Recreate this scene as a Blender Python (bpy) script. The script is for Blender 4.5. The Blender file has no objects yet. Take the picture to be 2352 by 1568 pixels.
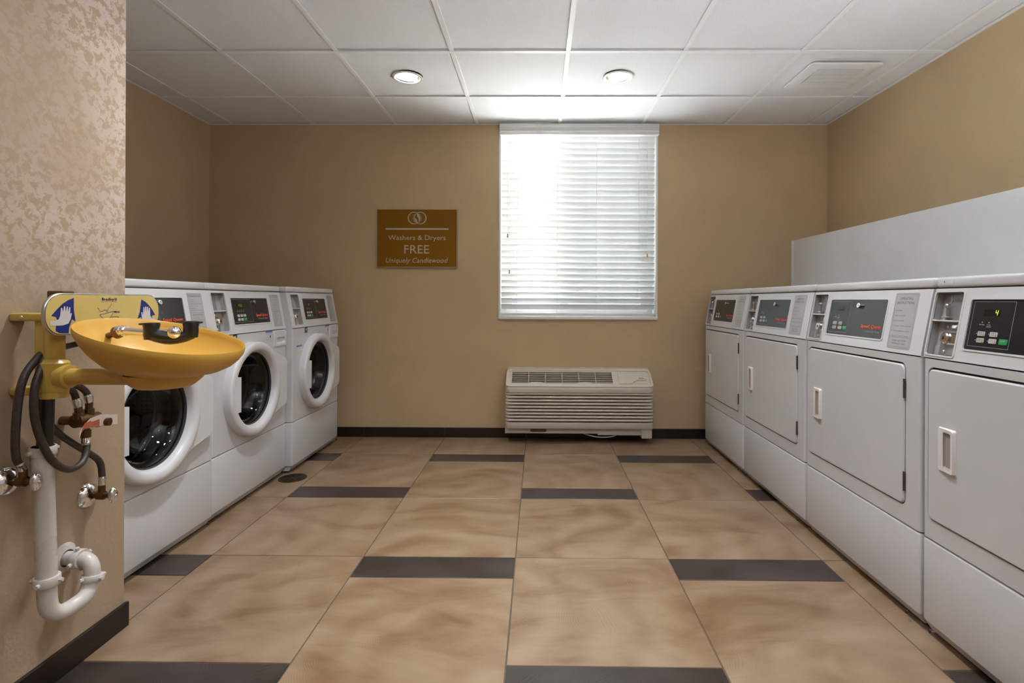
import bpy, bmesh, math, random
from mathutils import Vector, Matrix
random.seed(7)
PI = math.pi
SC = bpy.context.scene
COL = SC.collection

# ------------------------------------------------------------------ camera
YAW, ROLL, CAMZ = 0.0096, 0.0037, 1.0209
cam_d = bpy.data.cameras.new('camera')
cam_d.sensor_width = 36.0
cam_d.lens = 1189.2066 / 2352 * 36.0
cam_d.shift_x = -(1225.3531 - 1176) / 2352
cam_d.shift_y = (689.0742 - 784) / 2352
cam_d.clip_start = 0.02
cam = bpy.data.objects.new('camera', cam_d)
COL.objects.link(cam)
Ry = Matrix(((math.cos(YAW), 0, math.sin(YAW)), (0, 1, 0), (-math.sin(YAW), 0, math.cos(YAW))))
Rz = Matrix(((math.cos(ROLL), -math.sin(ROLL), 0), (math.sin(ROLL), math.cos(ROLL), 0), (0, 0, 1)))
Rm = Rz @ Ry
def _w(r): return Vector((r[0], r[2], -r[1]))       # right/down/forward -> world
cx_, cy_, cz_ = _w(Rm[0]), -_w(Rm[1]), -_w(Rm[2])
cam.matrix_world = Matrix(((cx_.x, cy_.x, cz_.x, 0), (cx_.y, cy_.y, cz_.y, 0), (cx_.z, cy_.z, cz_.z, CAMZ), (0, 0, 0, 1)))
SC.camera = cam

# ------------------------------------------------------------------ world, exposure, daylight
world = bpy.data.worlds.new('overcast_sky'); SC.world = world
world.use_nodes = True
wb = world.node_tree.nodes['Background']
wb.inputs[0].default_value = (0.86, 0.93, 1.0, 1); wb.inputs[1].default_value = 4.6
SC.view_settings.view_transform = 'Standard'; SC.view_settings.look = 'None'
SC.view_settings.exposure = 0.84; SC.view_settings.gamma = 1.0
SC.view_settings.use_curve_mapping = False
SC.cycles.use_denoising = True
SC.cycles.max_bounces = 10; SC.cycles.diffuse_bounces = 6; SC.cycles.transmission_bounces = 6
SC.cycles.transparent_max_bounces = 12
SC.cycles.sample_clamp_indirect = 60.0
SC.cycles.caustics_reflective = False; SC.cycles.caustics_refractive = False
portal = bpy.data.lights.new('window_daylight_portal', 'AREA')
portal.shape = 'RECTANGLE'; portal.size = 1.25; portal.size_y = 1.5
portal.cycles.is_portal = True
po = bpy.data.objects.new('window_daylight_portal', portal); COL.objects.link(po)
po.location = (0.293, 4.08, 1.58); po.rotation_euler = (-PI/2, 0, 0)
sun_d = bpy.data.lights.new('sun_on_pavement', 'SUN'); sun_d.energy = 94.0; sun_d.angle = 0.01; sun_d.color = (1.0, 0.97, 0.92)
sun = bpy.data.objects.new('sun_on_pavement', sun_d); COL.objects.link(sun); sun.location = (6, 2, 8)
sun.rotation_euler = Vector((-0.75, 0.35, -1.0)).to_track_quat('-Z', 'Y').to_euler()
LAMP_W = (4.0, 4.0, 18.0, 15.0, 4.0, 7.0, 1.5, 4.0)      # watts, row by row from the window
bounce = bpy.data.lights.new('added_ceiling_fill', 'AREA'); bounce.shape = 'DISK'; bounce.size = 0.70; bounce.energy = 29.0; bounce.color = (0.90, 0.95, 1.0)
bo = bpy.data.objects.new('added_ceiling_fill', bounce); COL.objects.link(bo); bo.location = (1.00, 0.45, 1.30); bo.rotation_euler = (PI, 0, 0)   # added unseen fill lamp aimed up to brighten ceiling and walls
LAMP_C = (0.96, 0.97, 1.0)

# ------------------------------------------------------------------ constants of the room
XL, XR, YB, YR, ZC = -2.465, 2.130, 3.8467, -2.30, 2.3219
XP, YP = -1.290, 1.603          # partition face and its end
GX0, GY0, GP = -2.2874, 2.7172, 0.6096

# ------------------------------------------------------------------ materials
def srgb(r, g, b):
    f = lambda c: c/255/12.92 if c/255 <= 0.04045 else ((c/255+0.055)/1.055)**2.4
    return (f(r), f(g), f(b), 1)
class NT:
    def __init__(s, name):
        s.m = bpy.data.materials.new(name); s.m.use_nodes = True
        s.t = s.m.node_tree; s.b = s.t.nodes['Principled BSDF']; s.out = s.t.nodes['Material Output']
    def n(s, typ, **kw):
        o = s.t.nodes.new(typ)
        for k, v in kw.items():
            if k.startswith('i_'):
                key = k[2:]; key = int(key) if key.isdigit() else key.replace('_', ' ')
                o.inputs[key].default_value = v
            else: setattr(o, k, v)
        return o
    def l(s, a, b): s.t.links.new(a, b)
    def coord(s, kind='Object', scale=(1, 1, 1), rnd=False):
        tc = s.n('ShaderNodeTexCoord'); mp = s.n('ShaderNodeMapping'); mp.inputs['Scale'].default_value = scale
        s.l(tc.outputs[kind], mp.inputs['Vector'])
        if rnd:
            oi = s.n('ShaderNodeObjectInfo'); vm = s.n('ShaderNodeVectorMath', operation='SCALE'); vm.inputs[0].default_value = (37.0, 53.0, 11.0)
            s.l(oi.outputs['Random'], vm.inputs['Scale']); s.l(vm.outputs[0], mp.inputs['Location'])
        return mp.outputs[0]
    def noise(s, vec, scale, detail=3, rough=0.5, dist=0.0):
        o = s.n('ShaderNodeTexNoise'); o.inputs['Scale'].default_value = scale; o.inputs['Detail'].default_value = detail
        o.inputs['Roughness'].default_value = rough; o.inputs['Distortion'].default_value = dist
        s.l(vec, o.inputs['Vector']); return o.outputs['Fac']
    def ramp(s, fac, stops):
        o = s.n('ShaderNodeValToRGB'); e = o.color_ramp.elements
        while len(e) < len(stops): e.new(0.5)
        for el, (p, c) in zip(e, stops): el.position = p; el.color = c if len(c) == 4 else (*c, 1)
        s.l(fac, o.inputs['Fac']); return o.outputs['Color']
    def bump(s, h, strength=0.2, dist=0.002):
        o = s.n('ShaderNodeBump'); o.inputs['Strength'].default_value = strength; o.inputs['Distance'].default_value = dist
        s.l(h, o.inputs['Height']); s.l(o.outputs['Normal'], s.b.inputs['Normal']); return o
    def mix(s, fac, a, b, blend='MIX'):
        o = s.n('ShaderNodeMix', data_type='RGBA', blend_type=blend)
        for i, v in ((0, fac), (6, a), (7, b)):
            if hasattr(v, 'links') or isinstance(v, bpy.types.NodeSocket): s.l(v, o.inputs[i])
            else: o.inputs[i].default_value = v
        return o.outputs[2]
def grey(v): return (v, v, v, 1)
def plain(name, col, rough=0.5, metal=0.0, spec=0.5, coat=0.0, var=0.05, scale=18, bump=0.0, bscale=300, bdist=0.001):
    """painted / moulded / plated surface: colour with faint mottling, roughness variation and fine relief"""
    t = NT(name); v = t.coord()
    n = t.noise(v, scale, 3)
    d = tuple(c*(1-var) for c in col[:3]) + (1,); u = tuple(min(1, c*(1+var)) for c in col[:3]) + (1,)
    t.l(t.ramp(n, [(0.3, d), (0.7, u)]), t.b.inputs['Base Color'])
    t.b.inputs['Metallic'].default_value = metal; t.b.inputs['Specular IOR Level'].default_value = spec
    t.b.inputs['Coat Weight'].default_value = coat; t.b.inputs['Coat Roughness'].default_value = 0.08
    t.l(t.ramp(n, [(0.2, grey(rough*0.9)), (0.8, grey(min(1, rough*1.1)))]), t.b.inputs['Roughness'])
    if bump: t.bump(t.noise(v, bscale, 2), bump, bdist)
    return t.m
def glow(name, col, strength):
    t = NT(name); t.b.inputs['Base Color'].default_value = col
    t.b.inputs['Emission Color'].default_value = col; t.b.inputs['Emission Strength'].default_value = strength
    return t.m
def wall_paint(name, col, worn_sheen=False):
    t = NT(name); v = t.coord()
    n1 = t.noise(v, 1.6, 4, 0.6)
    c = t.ramp(n1, [(0.3, tuple(x*0.94 for x in col[:3])+(1,)), (0.7, tuple(min(1, x*1.05) for x in col[:3])+(1,))])
    fine = t.noise(v, 120, 4, 0.6); mid = t.noise(v, 34, 3, 0.55)
    add = t.n('ShaderNodeMath', operation='ADD'); t.l(fine, add.inputs[0]); t.l(mid, add.inputs[1])
    t.bump(add.outputs[0], 0.30, 0.0022)
    t.b.inputs['Specular IOR Level'].default_value = 0.4
    if worn_sheen:    # burnished flaky islands high on the wall, window sheen painted in as pale colour
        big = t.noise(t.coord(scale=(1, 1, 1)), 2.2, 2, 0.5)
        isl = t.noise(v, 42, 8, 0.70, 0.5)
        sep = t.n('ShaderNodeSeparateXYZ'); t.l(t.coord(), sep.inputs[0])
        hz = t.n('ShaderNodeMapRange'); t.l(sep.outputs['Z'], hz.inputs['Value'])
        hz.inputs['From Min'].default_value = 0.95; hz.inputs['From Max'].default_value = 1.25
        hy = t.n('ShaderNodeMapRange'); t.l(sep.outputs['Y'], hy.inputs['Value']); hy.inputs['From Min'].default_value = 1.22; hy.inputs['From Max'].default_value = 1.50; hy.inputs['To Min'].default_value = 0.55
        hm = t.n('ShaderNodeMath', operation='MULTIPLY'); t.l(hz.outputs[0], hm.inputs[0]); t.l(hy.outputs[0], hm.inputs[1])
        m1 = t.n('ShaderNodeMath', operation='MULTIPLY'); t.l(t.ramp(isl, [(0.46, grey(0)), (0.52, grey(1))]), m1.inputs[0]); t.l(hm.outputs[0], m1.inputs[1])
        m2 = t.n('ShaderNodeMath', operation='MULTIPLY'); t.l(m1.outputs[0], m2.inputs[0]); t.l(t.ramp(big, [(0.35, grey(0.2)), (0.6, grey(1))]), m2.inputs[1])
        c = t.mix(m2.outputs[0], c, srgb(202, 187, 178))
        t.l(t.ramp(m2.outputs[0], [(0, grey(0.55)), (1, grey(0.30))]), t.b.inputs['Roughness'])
    else:
        t.b.inputs['Roughness'].default_value = 0.5
    t.l(c, t.b.inputs['Base Color'])
    return t.m
def tile_mat(name, dark, light, tint, ring, rough, ringmix):
    """through-printed porcelain: brushed streaks and drifting growth rings, different on every tile"""
    t = NT(name); v = t.coord(rnd=True)
    vs = t.coord(scale=(1.0, 2.2, 1.0), rnd=True)
    big = t.noise(vs, 2.4, 5, 0.62, 1.2)
    base = t.ramp(big, [(0.34, dark), (0.50, tint), (0.66, light)])
    # growth rings about an off-centre heart
    tc = t.n('ShaderNodeTexCoord'); oi = t.n('ShaderNodeObjectInfo')
    wn = t.n('ShaderNodeTexWhiteNoise', noise_dimensions='1D'); t.l(oi.outputs['Random'], wn.inputs['W'])
    off = t.n('ShaderNodeVectorMath', operation='MULTIPLY_ADD'); t.l(wn.outputs['Color'], off.inputs[0])
    off.inputs[1].default_value = (0.7, 0.5, 0); off.inputs[2].default_value = (-0.35, -0.25, 0)
    sub = t.n('ShaderNodeVectorMath', operation='SUBTRACT'); t.l(tc.outputs['Object'], sub.inputs[0]); t.l(off.outputs[0], sub.inputs[1])
    warp = t.n('ShaderNodeTexNoise'); warp.inputs['Scale'].default_value = 3.5; warp.inputs['Detail'].default_value = 2; t.l(v, warp.inputs['Vector'])
    wsc = t.n('ShaderNodeVectorMath', operation='SCALE'); t.l(warp.outputs['Color'], wsc.inputs[0]); wsc.inputs['Scale'].default_value = 0.22
    ad = t.n('ShaderNodeVectorMath', operation='ADD'); t.l(sub.outputs[0], ad.inputs[0]); t.l(wsc.outputs[0], ad.inputs[1])
    wv = t.n('ShaderNodeTexWave', wave_type='RINGS', rings_direction='Z', wave_profile='SIN')
    wv.inputs['Scale'].default_value = 48; wv.inputs['Distortion'].default_value = 2.5; wv.inputs['Detail'].default_value = 3
    wv.inputs['Detail Scale'].default_value = 2.0; t.l(ad.outputs[0], wv.inputs['Vector'])
    patch = t.ramp(t.noise(v, 2.8, 2), [(0.45, grey(0)), (0.65, grey(1))])
    mm = t.n('ShaderNodeMath', operation='MULTIPLY'); t.l(patch, mm.inputs[0]); t.l(t.ramp(wv.outputs['Fac'], [(0.4, grey(0)), (0.95, grey(ringmix))]), mm.inputs[1])
    c = t.mix(mm.outputs[0], base, ring)
    w2 = t.n('ShaderNodeTexWave', wave_type='RINGS', rings_direction='Z', wave_profile='SIN'); w2.inputs['Scale'].default_value = 1.7; w2.inputs['Distortion'].default_value = 5.0
    w2.inputs['Detail'].default_value = 4; w2.inputs['Detail Scale'].default_value = 1.6; t.l(ad.outputs[0], w2.inputs['Vector'])
    c = t.mix(0.28, c, t.ramp(w2.outputs['Fac'], [(0.1, dark), (0.55, tint), (0.95, light)]))
    st = t.noise(t.coord(scale=(6, 60, 1), rnd=True), 2.0, 3)
    c = t.mix(0.10, c, t.ramp(st, [(0.3, dark), (0.7, light)]), 'MIX')
    t.l(c, t.b.inputs['Base Color'])
    t.l(t.ramp(big, [(0.2, grey(rough*0.85)), (0.8, grey(rough*1.15))]), t.b.inputs['Roughness'])
    t.b.inputs['Specular IOR Level'].default_value = 0.45
    t.bump(wv.outputs['Fac'], 0.05, 0.0006)
    return t.m
def clear_glass(name, tint, fres=1.45, rough=0.0, base=0.0):
    t = NT(name); t.t.nodes.remove(t.b)
    tr = t.n('ShaderNodeBsdfTransparent'); tr.inputs[0].default_value = tint
    gl = t.n('ShaderNodeBsdfGlossy'); gl.inputs['Roughness'].default_value = rough
    lw = t.n('ShaderNodeLayerWeight'); lw.inputs['Blend'].default_value = 0.5
    pw = t.n('ShaderNodeMath', operation='POWER'); t.l(lw.outputs['Facing'], pw.inputs[0]); pw.inputs[1].default_value = 5.0
    fr = t.n('ShaderNodeMath', operation='MULTIPLY_ADD'); t.l(pw.outputs[0], fr.inputs[0]); fr.inputs[1].default_value = 0.9 if fres > 1.2 else 0.1; fr.inputs[2].default_value = ((fres-1)/(fres+1))**2
    mx = t.n('ShaderNodeMixShader')
    ad = t.n('ShaderNodeMath', operation='ADD'); t.l(fr.outputs[0], ad.inputs[0]); ad.inputs[1].default_value = base
    t.l(ad.outputs[0], mx.inputs[0]); t.l(tr.outputs[0], mx.inputs[1]); t.l(gl.outputs[0], mx.inputs[2])
    t.l(mx.outputs[0], t.out.inputs['Surface'])
    return t.m
def slat_mat():
    t = NT('blind_slat_vinyl'); t.t.nodes.remove(t.b)
    v = t.coord(); n = t.noise(v, 9, 2)
    c = t.ramp(n, [(0.3, (0.82, 0.82, 0.81, 1)), (0.7, (0.88, 0.88, 0.87, 1))])
    d = t.n('ShaderNodeBsdfDiffuse'); tl = t.n('ShaderNodeBsdfTranslucent'); t.l(c, d.inputs[0]); t.l(c, tl.inputs[0])
    mx = t.n('ShaderNodeMixShader'); mx.inputs[0].default_value = 0.12
    t.l(d.outputs[0], mx.inputs[1]); t.l(tl.outputs[0], mx.inputs[2]); t.l(mx.outputs[0], t.out.inputs['Surface'])
    return t.m
def drum_mat():
    t = NT('drum_steel_perforated'); v = t.coord()
    vo = t.n('ShaderNodeTexVoronoi', feature='F1'); vo.inputs['Scale'].default_value = 55; vo.inputs['Randomness'].default_value = 0.0
    t.l(v, vo.inputs['Vector'])
    t.l(t.ramp(vo.outputs['Distance'], [(0.22, (0.01, 0.01, 0.01, 1)), (0.30, (0.085, 0.08, 0.075, 1))]), t.b.inputs['Base Color'])
    t.b.inputs['Metallic'].default_value = 0.6; t.b.inputs['Roughness'].default_value = 0.38
    return t.m
def enamel(name, col, rough=0.16, wave=0.10):
    """gloss white appliance enamel with orange-peel waviness"""
    t = NT(name); v = t.coord()
    n = t.noise(v, 5, 2)
    t.l(t.ramp(n, [(0.3, tuple(c*0.97 for c in col[:3])+(1,)), (0.7, col)]), t.b.inputs['Base Color'])
    t.b.inputs['Roughness'].default_value = rough; t.b.inputs['Specular IOR Level'].default_value = 0.5
    a = t.noise(v, 14, 3, 0.5, 0.8); b = t.noise(v, 160, 2)
    ad = t.n('ShaderNodeMath', operation='MULTIPLY_ADD'); t.l(b, ad.inputs[0]); ad.inputs[1].default_value = 0.08; t.l(a, ad.inputs[2])
    t.bump(ad.outputs[0], wave, 0.006)
    return t.m

WALL = (0.540, 0.402, 0.240, 1)
M = {}
M['wall'] = wall_paint('wall_paint_tan', WALL)
M['wall_worn_sheen'] = wall_paint('wall_paint_tan_burnished_sheen', (0.40, 0.300, 0.203, 1), True)
M['field'] = tile_mat('floor_tile_maple', (0.160, 0.088, 0.043, 1), (0.290, 0.207, 0.135, 1), (0.240, 0.160, 0.096, 1), (0.345, 0.258, 0.177, 1), 0.34, 0.40)
M['accent'] = tile_mat('floor_tile_wenge', (0.026, 0.018, 0.014, 1), (0.050, 0.040, 0.035, 1), (0.036, 0.027, 0.022, 1), (0.10, 0.085, 0.08, 1), 0.30, 0.5)
M['grout'] = plain('floor_grout', (0.10, 0.070, 0.042, 1), 0.8, var=0.1, scale=60)
M['base'] = plain('baseboard_tile_dark', (0.013, 0.0075, 0.0055, 1), 0.4, var=0.12, scale=9)
M['panel'] = plain('ceiling_panel_mineral', (0.82, 0.835, 0.855, 1), 0.9, var=0.07, scale=190, bump=0.5, bscale=240, bdist=0.002)
M['tee'] = plain('ceiling_grid_white', (0.88, 0.89, 0.90, 1), 0.45, var=0.02)
M['chase'] = plain('chase_board_white', (0.80, 0.81, 0.83, 1), 0.32, var=0.03, scale=6, bump=0.06, bscale=60)
M['white'] = enamel('appliance_enamel_white', (0.605, 0.61, 0.625, 1), 0.22, 0.10)
M['consolew'] = enamel('console_enamel_white', (0.625, 0.63, 0.645, 1), 0.16, 0.22)
M['plastic'] = plain('door_plastic_white', (0.645, 0.65, 0.67, 1), 0.35, var=0.02)
M['coin'] = plain('coin_box_grey', (0.46, 0.455, 0.45, 1), 0.35, metal=0.3, var=0.04)
M['coindark'] = plain('coin_slide_plate', (0.33, 0.335, 0.34, 1), 0.3, metal=0.5, var=0.04)
M['dark'] = plain('dark_gap', (0.02, 0.02, 0.02, 1), 0.6)
M['panelblack'] = plain('control_panel_charcoal', (0.022, 0.022, 0.026, 1), 0.16, var=0.1, bump=0.05, bscale=200)
M['plaque'] = plain('instruction_plaque_grey', (0.42, 0.42, 0.42, 1), 0.35, var=0.02)
M['ink'] = plain('ink_grey', (0.10, 0.10, 0.11, 1), 0.6)
M['inkblack'] = plain('ink_black', (0.01, 0.01, 0.012, 1), 0.5)
M['inkwhite'] = plain('ink_light', (0.62, 0.61, 0.58, 1), 0.5)
M['inkgrey'] = plain('ink_mid_grey', (0.30, 0.30, 0.30, 1), 0.5)
M['red'] = plain('ink_red_orange', (0.72, 0.075, 0.035, 1), 0.45)
M['key'] = plain('keypad_pale', (0.55, 0.53, 0.49, 1), 0.4)
M['green'] = plain('start_key_green', (0.012, 0.26, 0.075, 1), 0.35)
M['led'] = glow('led_yellow_green', (0.42, 0.80, 0.03, 1), 1.1)
M['leddim'] = glow('led_olive_green', (0.25, 0.33, 0.04, 1), 0.12)
M['window_lcd'] = plain('display_window_black', (0.012, 0.008, 0.006, 1), 0.2)
M['chrome'] = plain('polished_chrome', (0.78, 0.78, 0.78, 1), 0.10, metal=1.0, var=0.02)
M['steel'] = plain('brushed_steel', (0.55, 0.54, 0.52, 1), 0.3, metal=1.0, var=0.05)
M['bronze'] = plain('hinge_brown_steel', (0.11, 0.085, 0.07, 1), 0.4, metal=0.6)
M['handle'] = plain('door_handle_white', (0.78, 0.76, 0.75, 1), 0.25, var=0.01)
M['handledark'] = plain('door_handle_pocket', (0.36, 0.32, 0.30, 1), 0.4)
M['gasket'] = plain('door_gasket_black', (0.012, 0.012, 0.013, 1), 0.35)
M['drum'] = drum_mat()
M['drumlip'] = plain('drum_lip_steel', (0.16, 0.155, 0.15, 1), 0.3, metal=0.8)
M['trimgrey'] = plain('door_trim_grey', (0.10, 0.10, 0.105, 1), 0.25, metal=0.5)
M['lens'] = clear_glass('washer_door_glass', (0.22, 0.225, 0.23, 1), 1.5, 0.02, 0.0)
M['pane'] = clear_glass('window_pane_glass', (0.95, 0.97, 0.97, 1), 1.45)
M['screen'] = clear_glass('insect_screen_mesh', (0.62, 0.63, 0.65, 1), 1.05, 0.4)
M['slat'] = slat_mat()
M['vinyl'] = plain('window_vinyl_white', (0.80, 0.80, 0.79, 1), 0.4, var=0.02)
M['valance'] = plain('valance_white', (0.70, 0.70, 0.68, 1), 0.4, var=0.02)
M['cord'] = plain('blind_cord_white', (0.75, 0.74, 0.72, 1), 0.7)
M['wood'] = plain('tassel_wood', (0.42, 0.22, 0.12, 1), 0.5, var=0.15, scale=60)
M['ac'] = plain('air_conditioner_plastic', (0.54, 0.485, 0.40, 1), 0.38, var=0.02, bump=0.05, bscale=400)
M['acdark'] = plain('air_conditioner_interior', (0.075, 0.085, 0.080, 1), 0.6, var=0.1)
M['acmetal'] = plain('air_conditioner_sheet_metal', (0.48, 0.44, 0.375, 1), 0.4, var=0.05)
M['sign'] = plain('sign_ochre', (0.225, 0.100, 0.006, 1), 0.5, spec=0.12, var=0.04, scale=4)
M['signink'] = plain('sign_silver_ink', (0.52, 0.45, 0.37, 1), 0.4, var=0.03)
M['vent'] = plain('vent_white', (0.84, 0.84, 0.84, 1), 0.4, var=0.03)
M['ventdark'] = plain('vent_duct_grey', (0.20, 0.19, 0.18, 1), 0.8)
M['trim'] = plain('downlight_trim_white', (0.80, 0.79, 0.77, 1), 0.35)
M['reflector'] = plain('downlight_reflector_warm', (0.34, 0.30, 0.25, 1), 0.2, metal=1.0, var=0.02)
M['lamp'] = glow('lamp_tube_warm_white', (1.0, 0.93, 0.82, 1), 9.0)
M['drain'] = plain('drain_bronze', (0.055, 0.036, 0.018, 1), 0.35, metal=0.8, var=0.2, scale=50)
M['yellow'] = plain('eyewash_yellow_plastic', (0.62, 0.365, 0.065, 1), 0.34, var=0.02, spec=0.5)
M['yellow2'] = plain('eyewash_yellow_enamel', (0.56, 0.39, 0.085, 1), 0.30, var=0.03)
M['signyellow'] = plain('eyewash_sign_yellow', (0.62, 0.47, 0.145, 1), 0.35, var=0.02)
M['blue'] = plain('eyewash_sign_blue', (0.006, 0.020, 0.16, 1), 0.4)
M['handwhite'] = plain('eyewash_hand_white', (0.60, 0.57, 0.54, 1), 0.4)
M['rubber'] = plain('rubber_black', (0.018, 0.014, 0.010, 1), 0.30, var=0.1)
M['hose'] = plain('braided_hose_grey', (0.060, 0.047, 0.042, 1), 0.38, metal=0.3, var=0.25, scale=240, bump=0.6, bscale=500, bdist=0.001)
M['pvc'] = plain('pvc_white', (0.55, 0.525, 0.49, 1), 0.28, var=0.02)
M['brass'] = plain('brass_dull', (0.16, 0.095, 0.045, 1), 0.38, metal=0.9, var=0.15)
M['tag'] = plain('tag_paper_pale', (0.62, 0.54, 0.47, 1), 0.6, var=0.03)
M['tagred'] = plain('tag_red_band', (0.42, 0.10, 0.06, 1), 0.6)
M['woodblock'] = plain('brown_block', (0.10, 0.050, 0.025, 1), 0.5, var=0.2, scale=30)
M['sticker'] = plain('sticker_white', (0.64, 0.62, 0.62, 1), 0.5, var=0.01)
M['stblue'] = plain('sticker_blue', (0.03, 0.15, 0.45, 1), 0.5)
M['asphalt'] = plain('outside_pavement', (0.55, 0.55, 0.54, 1), 0.9, var=0.1, scale=3)

# ------------------------------------------------------------------ mesh builder (a right, b up, c outwards -> fn -> x, y, z)
WORLD = lambda a, b, c: Vector((a, b, c))
FRONT = lambda a, b, c: Vector((a, -c, b))                                        # appliance front, y goes in
CONS = lambda a, b, c: Vector((a, 0.19*(b-0.849) - 0.982*c, b + 0.187*c))          # sloped console of an appliance
BACKW = lambda a, b, c: Vector((a, YB - c, b))                                     # on the far wall
DOWN = lambda a, b, c: Vector((a, -b, -c))                                        # on the ceiling, c points down
LEFTW = lambda a, b, c: Vector((c, a, b))                                         # on a wall facing +x (a along +y)
class G:
    def __init__(s, fn=WORLD): s.bm = bmesh.new(); s.fn = fn; s.mi = 0
    def put(s, vs, fs, fn=None):
        fn = fn or s.fn
        bv = [s.bm.verts.new(fn(*v)) for v in vs]
        for f in fs:
            try: s.bm.faces.new([bv[i] for i in f]).material_index = s.mi
            except ValueError: pass
        return s
    def merge(s, tb):
        tb.verts.ensure_lookup_table()
        idx = {v: i for i, v in enumerate(tb.verts)}
        s.put([tuple(v.co) for v in tb.verts], [[idx[v] for v in f.verts] for f in tb.faces]); tb.free(); return s
    def box(s, a0, a1, b0, b1, c0, c1, bev=0.0, seg=2):
        tb = bmesh.new(); bmesh.ops.create_cube(tb, size=1)
        for v in tb.verts: v.co = Vector(((a0+a1)/2+v.co.x*(a1-a0), (b0+b1)/2+v.co.y*(b1-b0), (c0+c1)/2+v.co.z*(c1-c0)))
        if bev: bmesh.ops.bevel(tb, geom=list(tb.edges), offset=bev, segments=seg, affect='EDGES', profile=0.5)
        return s.merge(tb)
    def poly(s, pts, c0, c1, chamfer=0.0):
        n = len(pts); vs = [(a, b, c0) for a, b in pts]
        if c1 is None: return s.put(vs, [list(range(n))])
        vs += [(a, b, c1) for a, b in pts]
        fs = [[i, (i+1) % n, n+(i+1) % n, n+i] for i in range(n)] + [list(range(n))[::-1], [n+i for i in range(n)]]
        return s.put(vs, fs)
    def rrect(s, a0, a1, b0, b1, r, c0, c1, ch=0.0, seg=5):
        p = rr(a0, a1, b0, b1, r, seg); n = len(p)
        if not ch: return s.poly(p, c0, c1)
        q = rr(a0+ch, a1-ch, b0+ch, b1-ch, max(r-ch, 0.0005), seg)
        vs = [(*x, c0) for x in p] + [(*x, c1-ch) for x in p] + [(*x, c1) for x in q]
        fs = [[k*n+i, k*n+(i+1) % n, (k+1)*n+(i+1) % n, (k+1)*n+i] for k in (0, 1) for i in range(n)]
        fs += [list(range(n))[::-1], [2*n+i for i in range(n)]]
        return s.put(vs, fs)
    def holed(s, outer, inner, c0, c1):
        """plate between two rings of equal count; inner wall goes back to c0"""
        n = len(outer)
        vs = [(*p, c1) for p in outer] + [(*p, c1) for p in inner] + [(*p, c0) for p in inner] + [(*p, c0) for p in outer]
        fs = []
        for i in range(n):
            j = (i+1) % n
            fs += [[i, j, n+j, n+i], [n+i, n+j, 2*n+j, 2*n+i], [3*n+i, 3*n+j, j, i], [2*n+i, 2*n+j, 3*n+j, 3*n+i]]
        return s.put(vs, fs)
    def lathe(s, prof, ca=0, cb=0, n=32, close=False):
        vs, fs = [], []
        for r, c in prof:
            for i in range(n):
                t = 2*PI*i/n; vs.append((ca+r*math.cos(t), cb+r*math.sin(t), c))
        m = len(prof)
        for k in range(m if close else m-1):
            k2 = (k+1) % m
            for i in range(n):
                j = (i+1) % n; fs.append([k*n+i, k*n+j, k2*n+j, k2*n+i])
        if not close:
            if prof[0][0] < 0.0011 or True:
                pass
        return s.put(vs, fs)
    def disc(s, ca, cb, r, c0, c1, n=24, ch=0.0):
        if ch: s.lathe([(r, c0), (r, c1-ch), (r-ch, c1)], ca, cb, n); s.put([(ca+(r-ch)*math.cos(2*PI*i/n), cb+(r-ch)*math.sin(2*PI*i/n), c1) for i in range(n)], [list(range(n))])
        else: s.poly([(ca+r*math.cos(2*PI*i/n), cb+r*math.sin(2*PI*i/n)) for i in range(n)], c0, c1)
        return s
    def tube(s, pts, r, n=10, smooth=0, cap=True):
        P = [Vector(p) for p in pts]
        if smooth: P = catmull(P, smooth)
        m = len(P); R = r if isinstance(r, (list, tuple)) else [r]*m
        vs, fs = [], []
        up = None
        for k in range(m):
            t = (P[min(k+1, m-1)]-P[max(k-1, 0)]).normalized()
            if up is None:
                up = t.orthogonal().normalized()
            up = (up - t*up.dot(t)).normalized(); w = t.cross(up)
            for i in range(n):
                a = 2*PI*i/n; q = P[k]+(up*math.cos(a)+w*math.sin(a))*R[k]; vs.append(tuple(q))
        for k in range(m-1):
            for i in range(n):
                j = (i+1) % n; fs.append([k*n+i, k*n+j, (k+1)*n+j, (k+1)*n+i])
        if cap: fs += [list(range(n))[::-1], [(m-1)*n+i for i in range(n)]]
        return s.put(vs, fs)
    def ball(s, ca, cb, cc, r, n=16, sq=(1, 1, 1)):
        tb = bmesh.new(); bmesh.ops.create_uvsphere(tb, u_segments=n, v_segments=max(6, n//2), radius=1)
        for v in tb.verts: v.co = Vector((ca+v.co.x*r*sq[0], cb+v.co.y*r*sq[1], cc+v.co.z*r*sq[2]))
        return s.merge(tb)
    def strip(s, pts, w, c0, c1):
        """flat line of width w drawn on the plane"""
        for (x0, y0), (x1, y1) in zip(pts[:-1], pts[1:]):
            d = Vector((x1-x0, y1-y0)); L = d.length
            if L < 1e-6: continue
            d /= L; nx, ny = -d.y*w/2, d.x*w/2; ex, ey = d.x*w*0.3, d.y*w*0.3
            q = [(x0-ex-nx, y0-ey-ny), (x1+ex-nx, y1+ey-ny), (x1+ex+nx, y1+ey+ny), (x0-ex+nx, y0-ey+ny)]
            s.poly(q, c0, c1) if c1 else s.poly(q, c0, None)
        return s
    def frame(s, a0, a1, b0, b1, w, c0, c1=None):
        for q in ((a0, a1, b0, b0+w), (a0, a1, b1-w, b1), (a0, a0+w, b0+w, b1-w), (a1-w, a1, b0+w, b1-w)):
            p = [(q[0], q[2]), (q[1], q[2]), (q[1], q[3]), (q[0], q[3])]
            s.poly(p, c0, c1)
        return s
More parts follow.
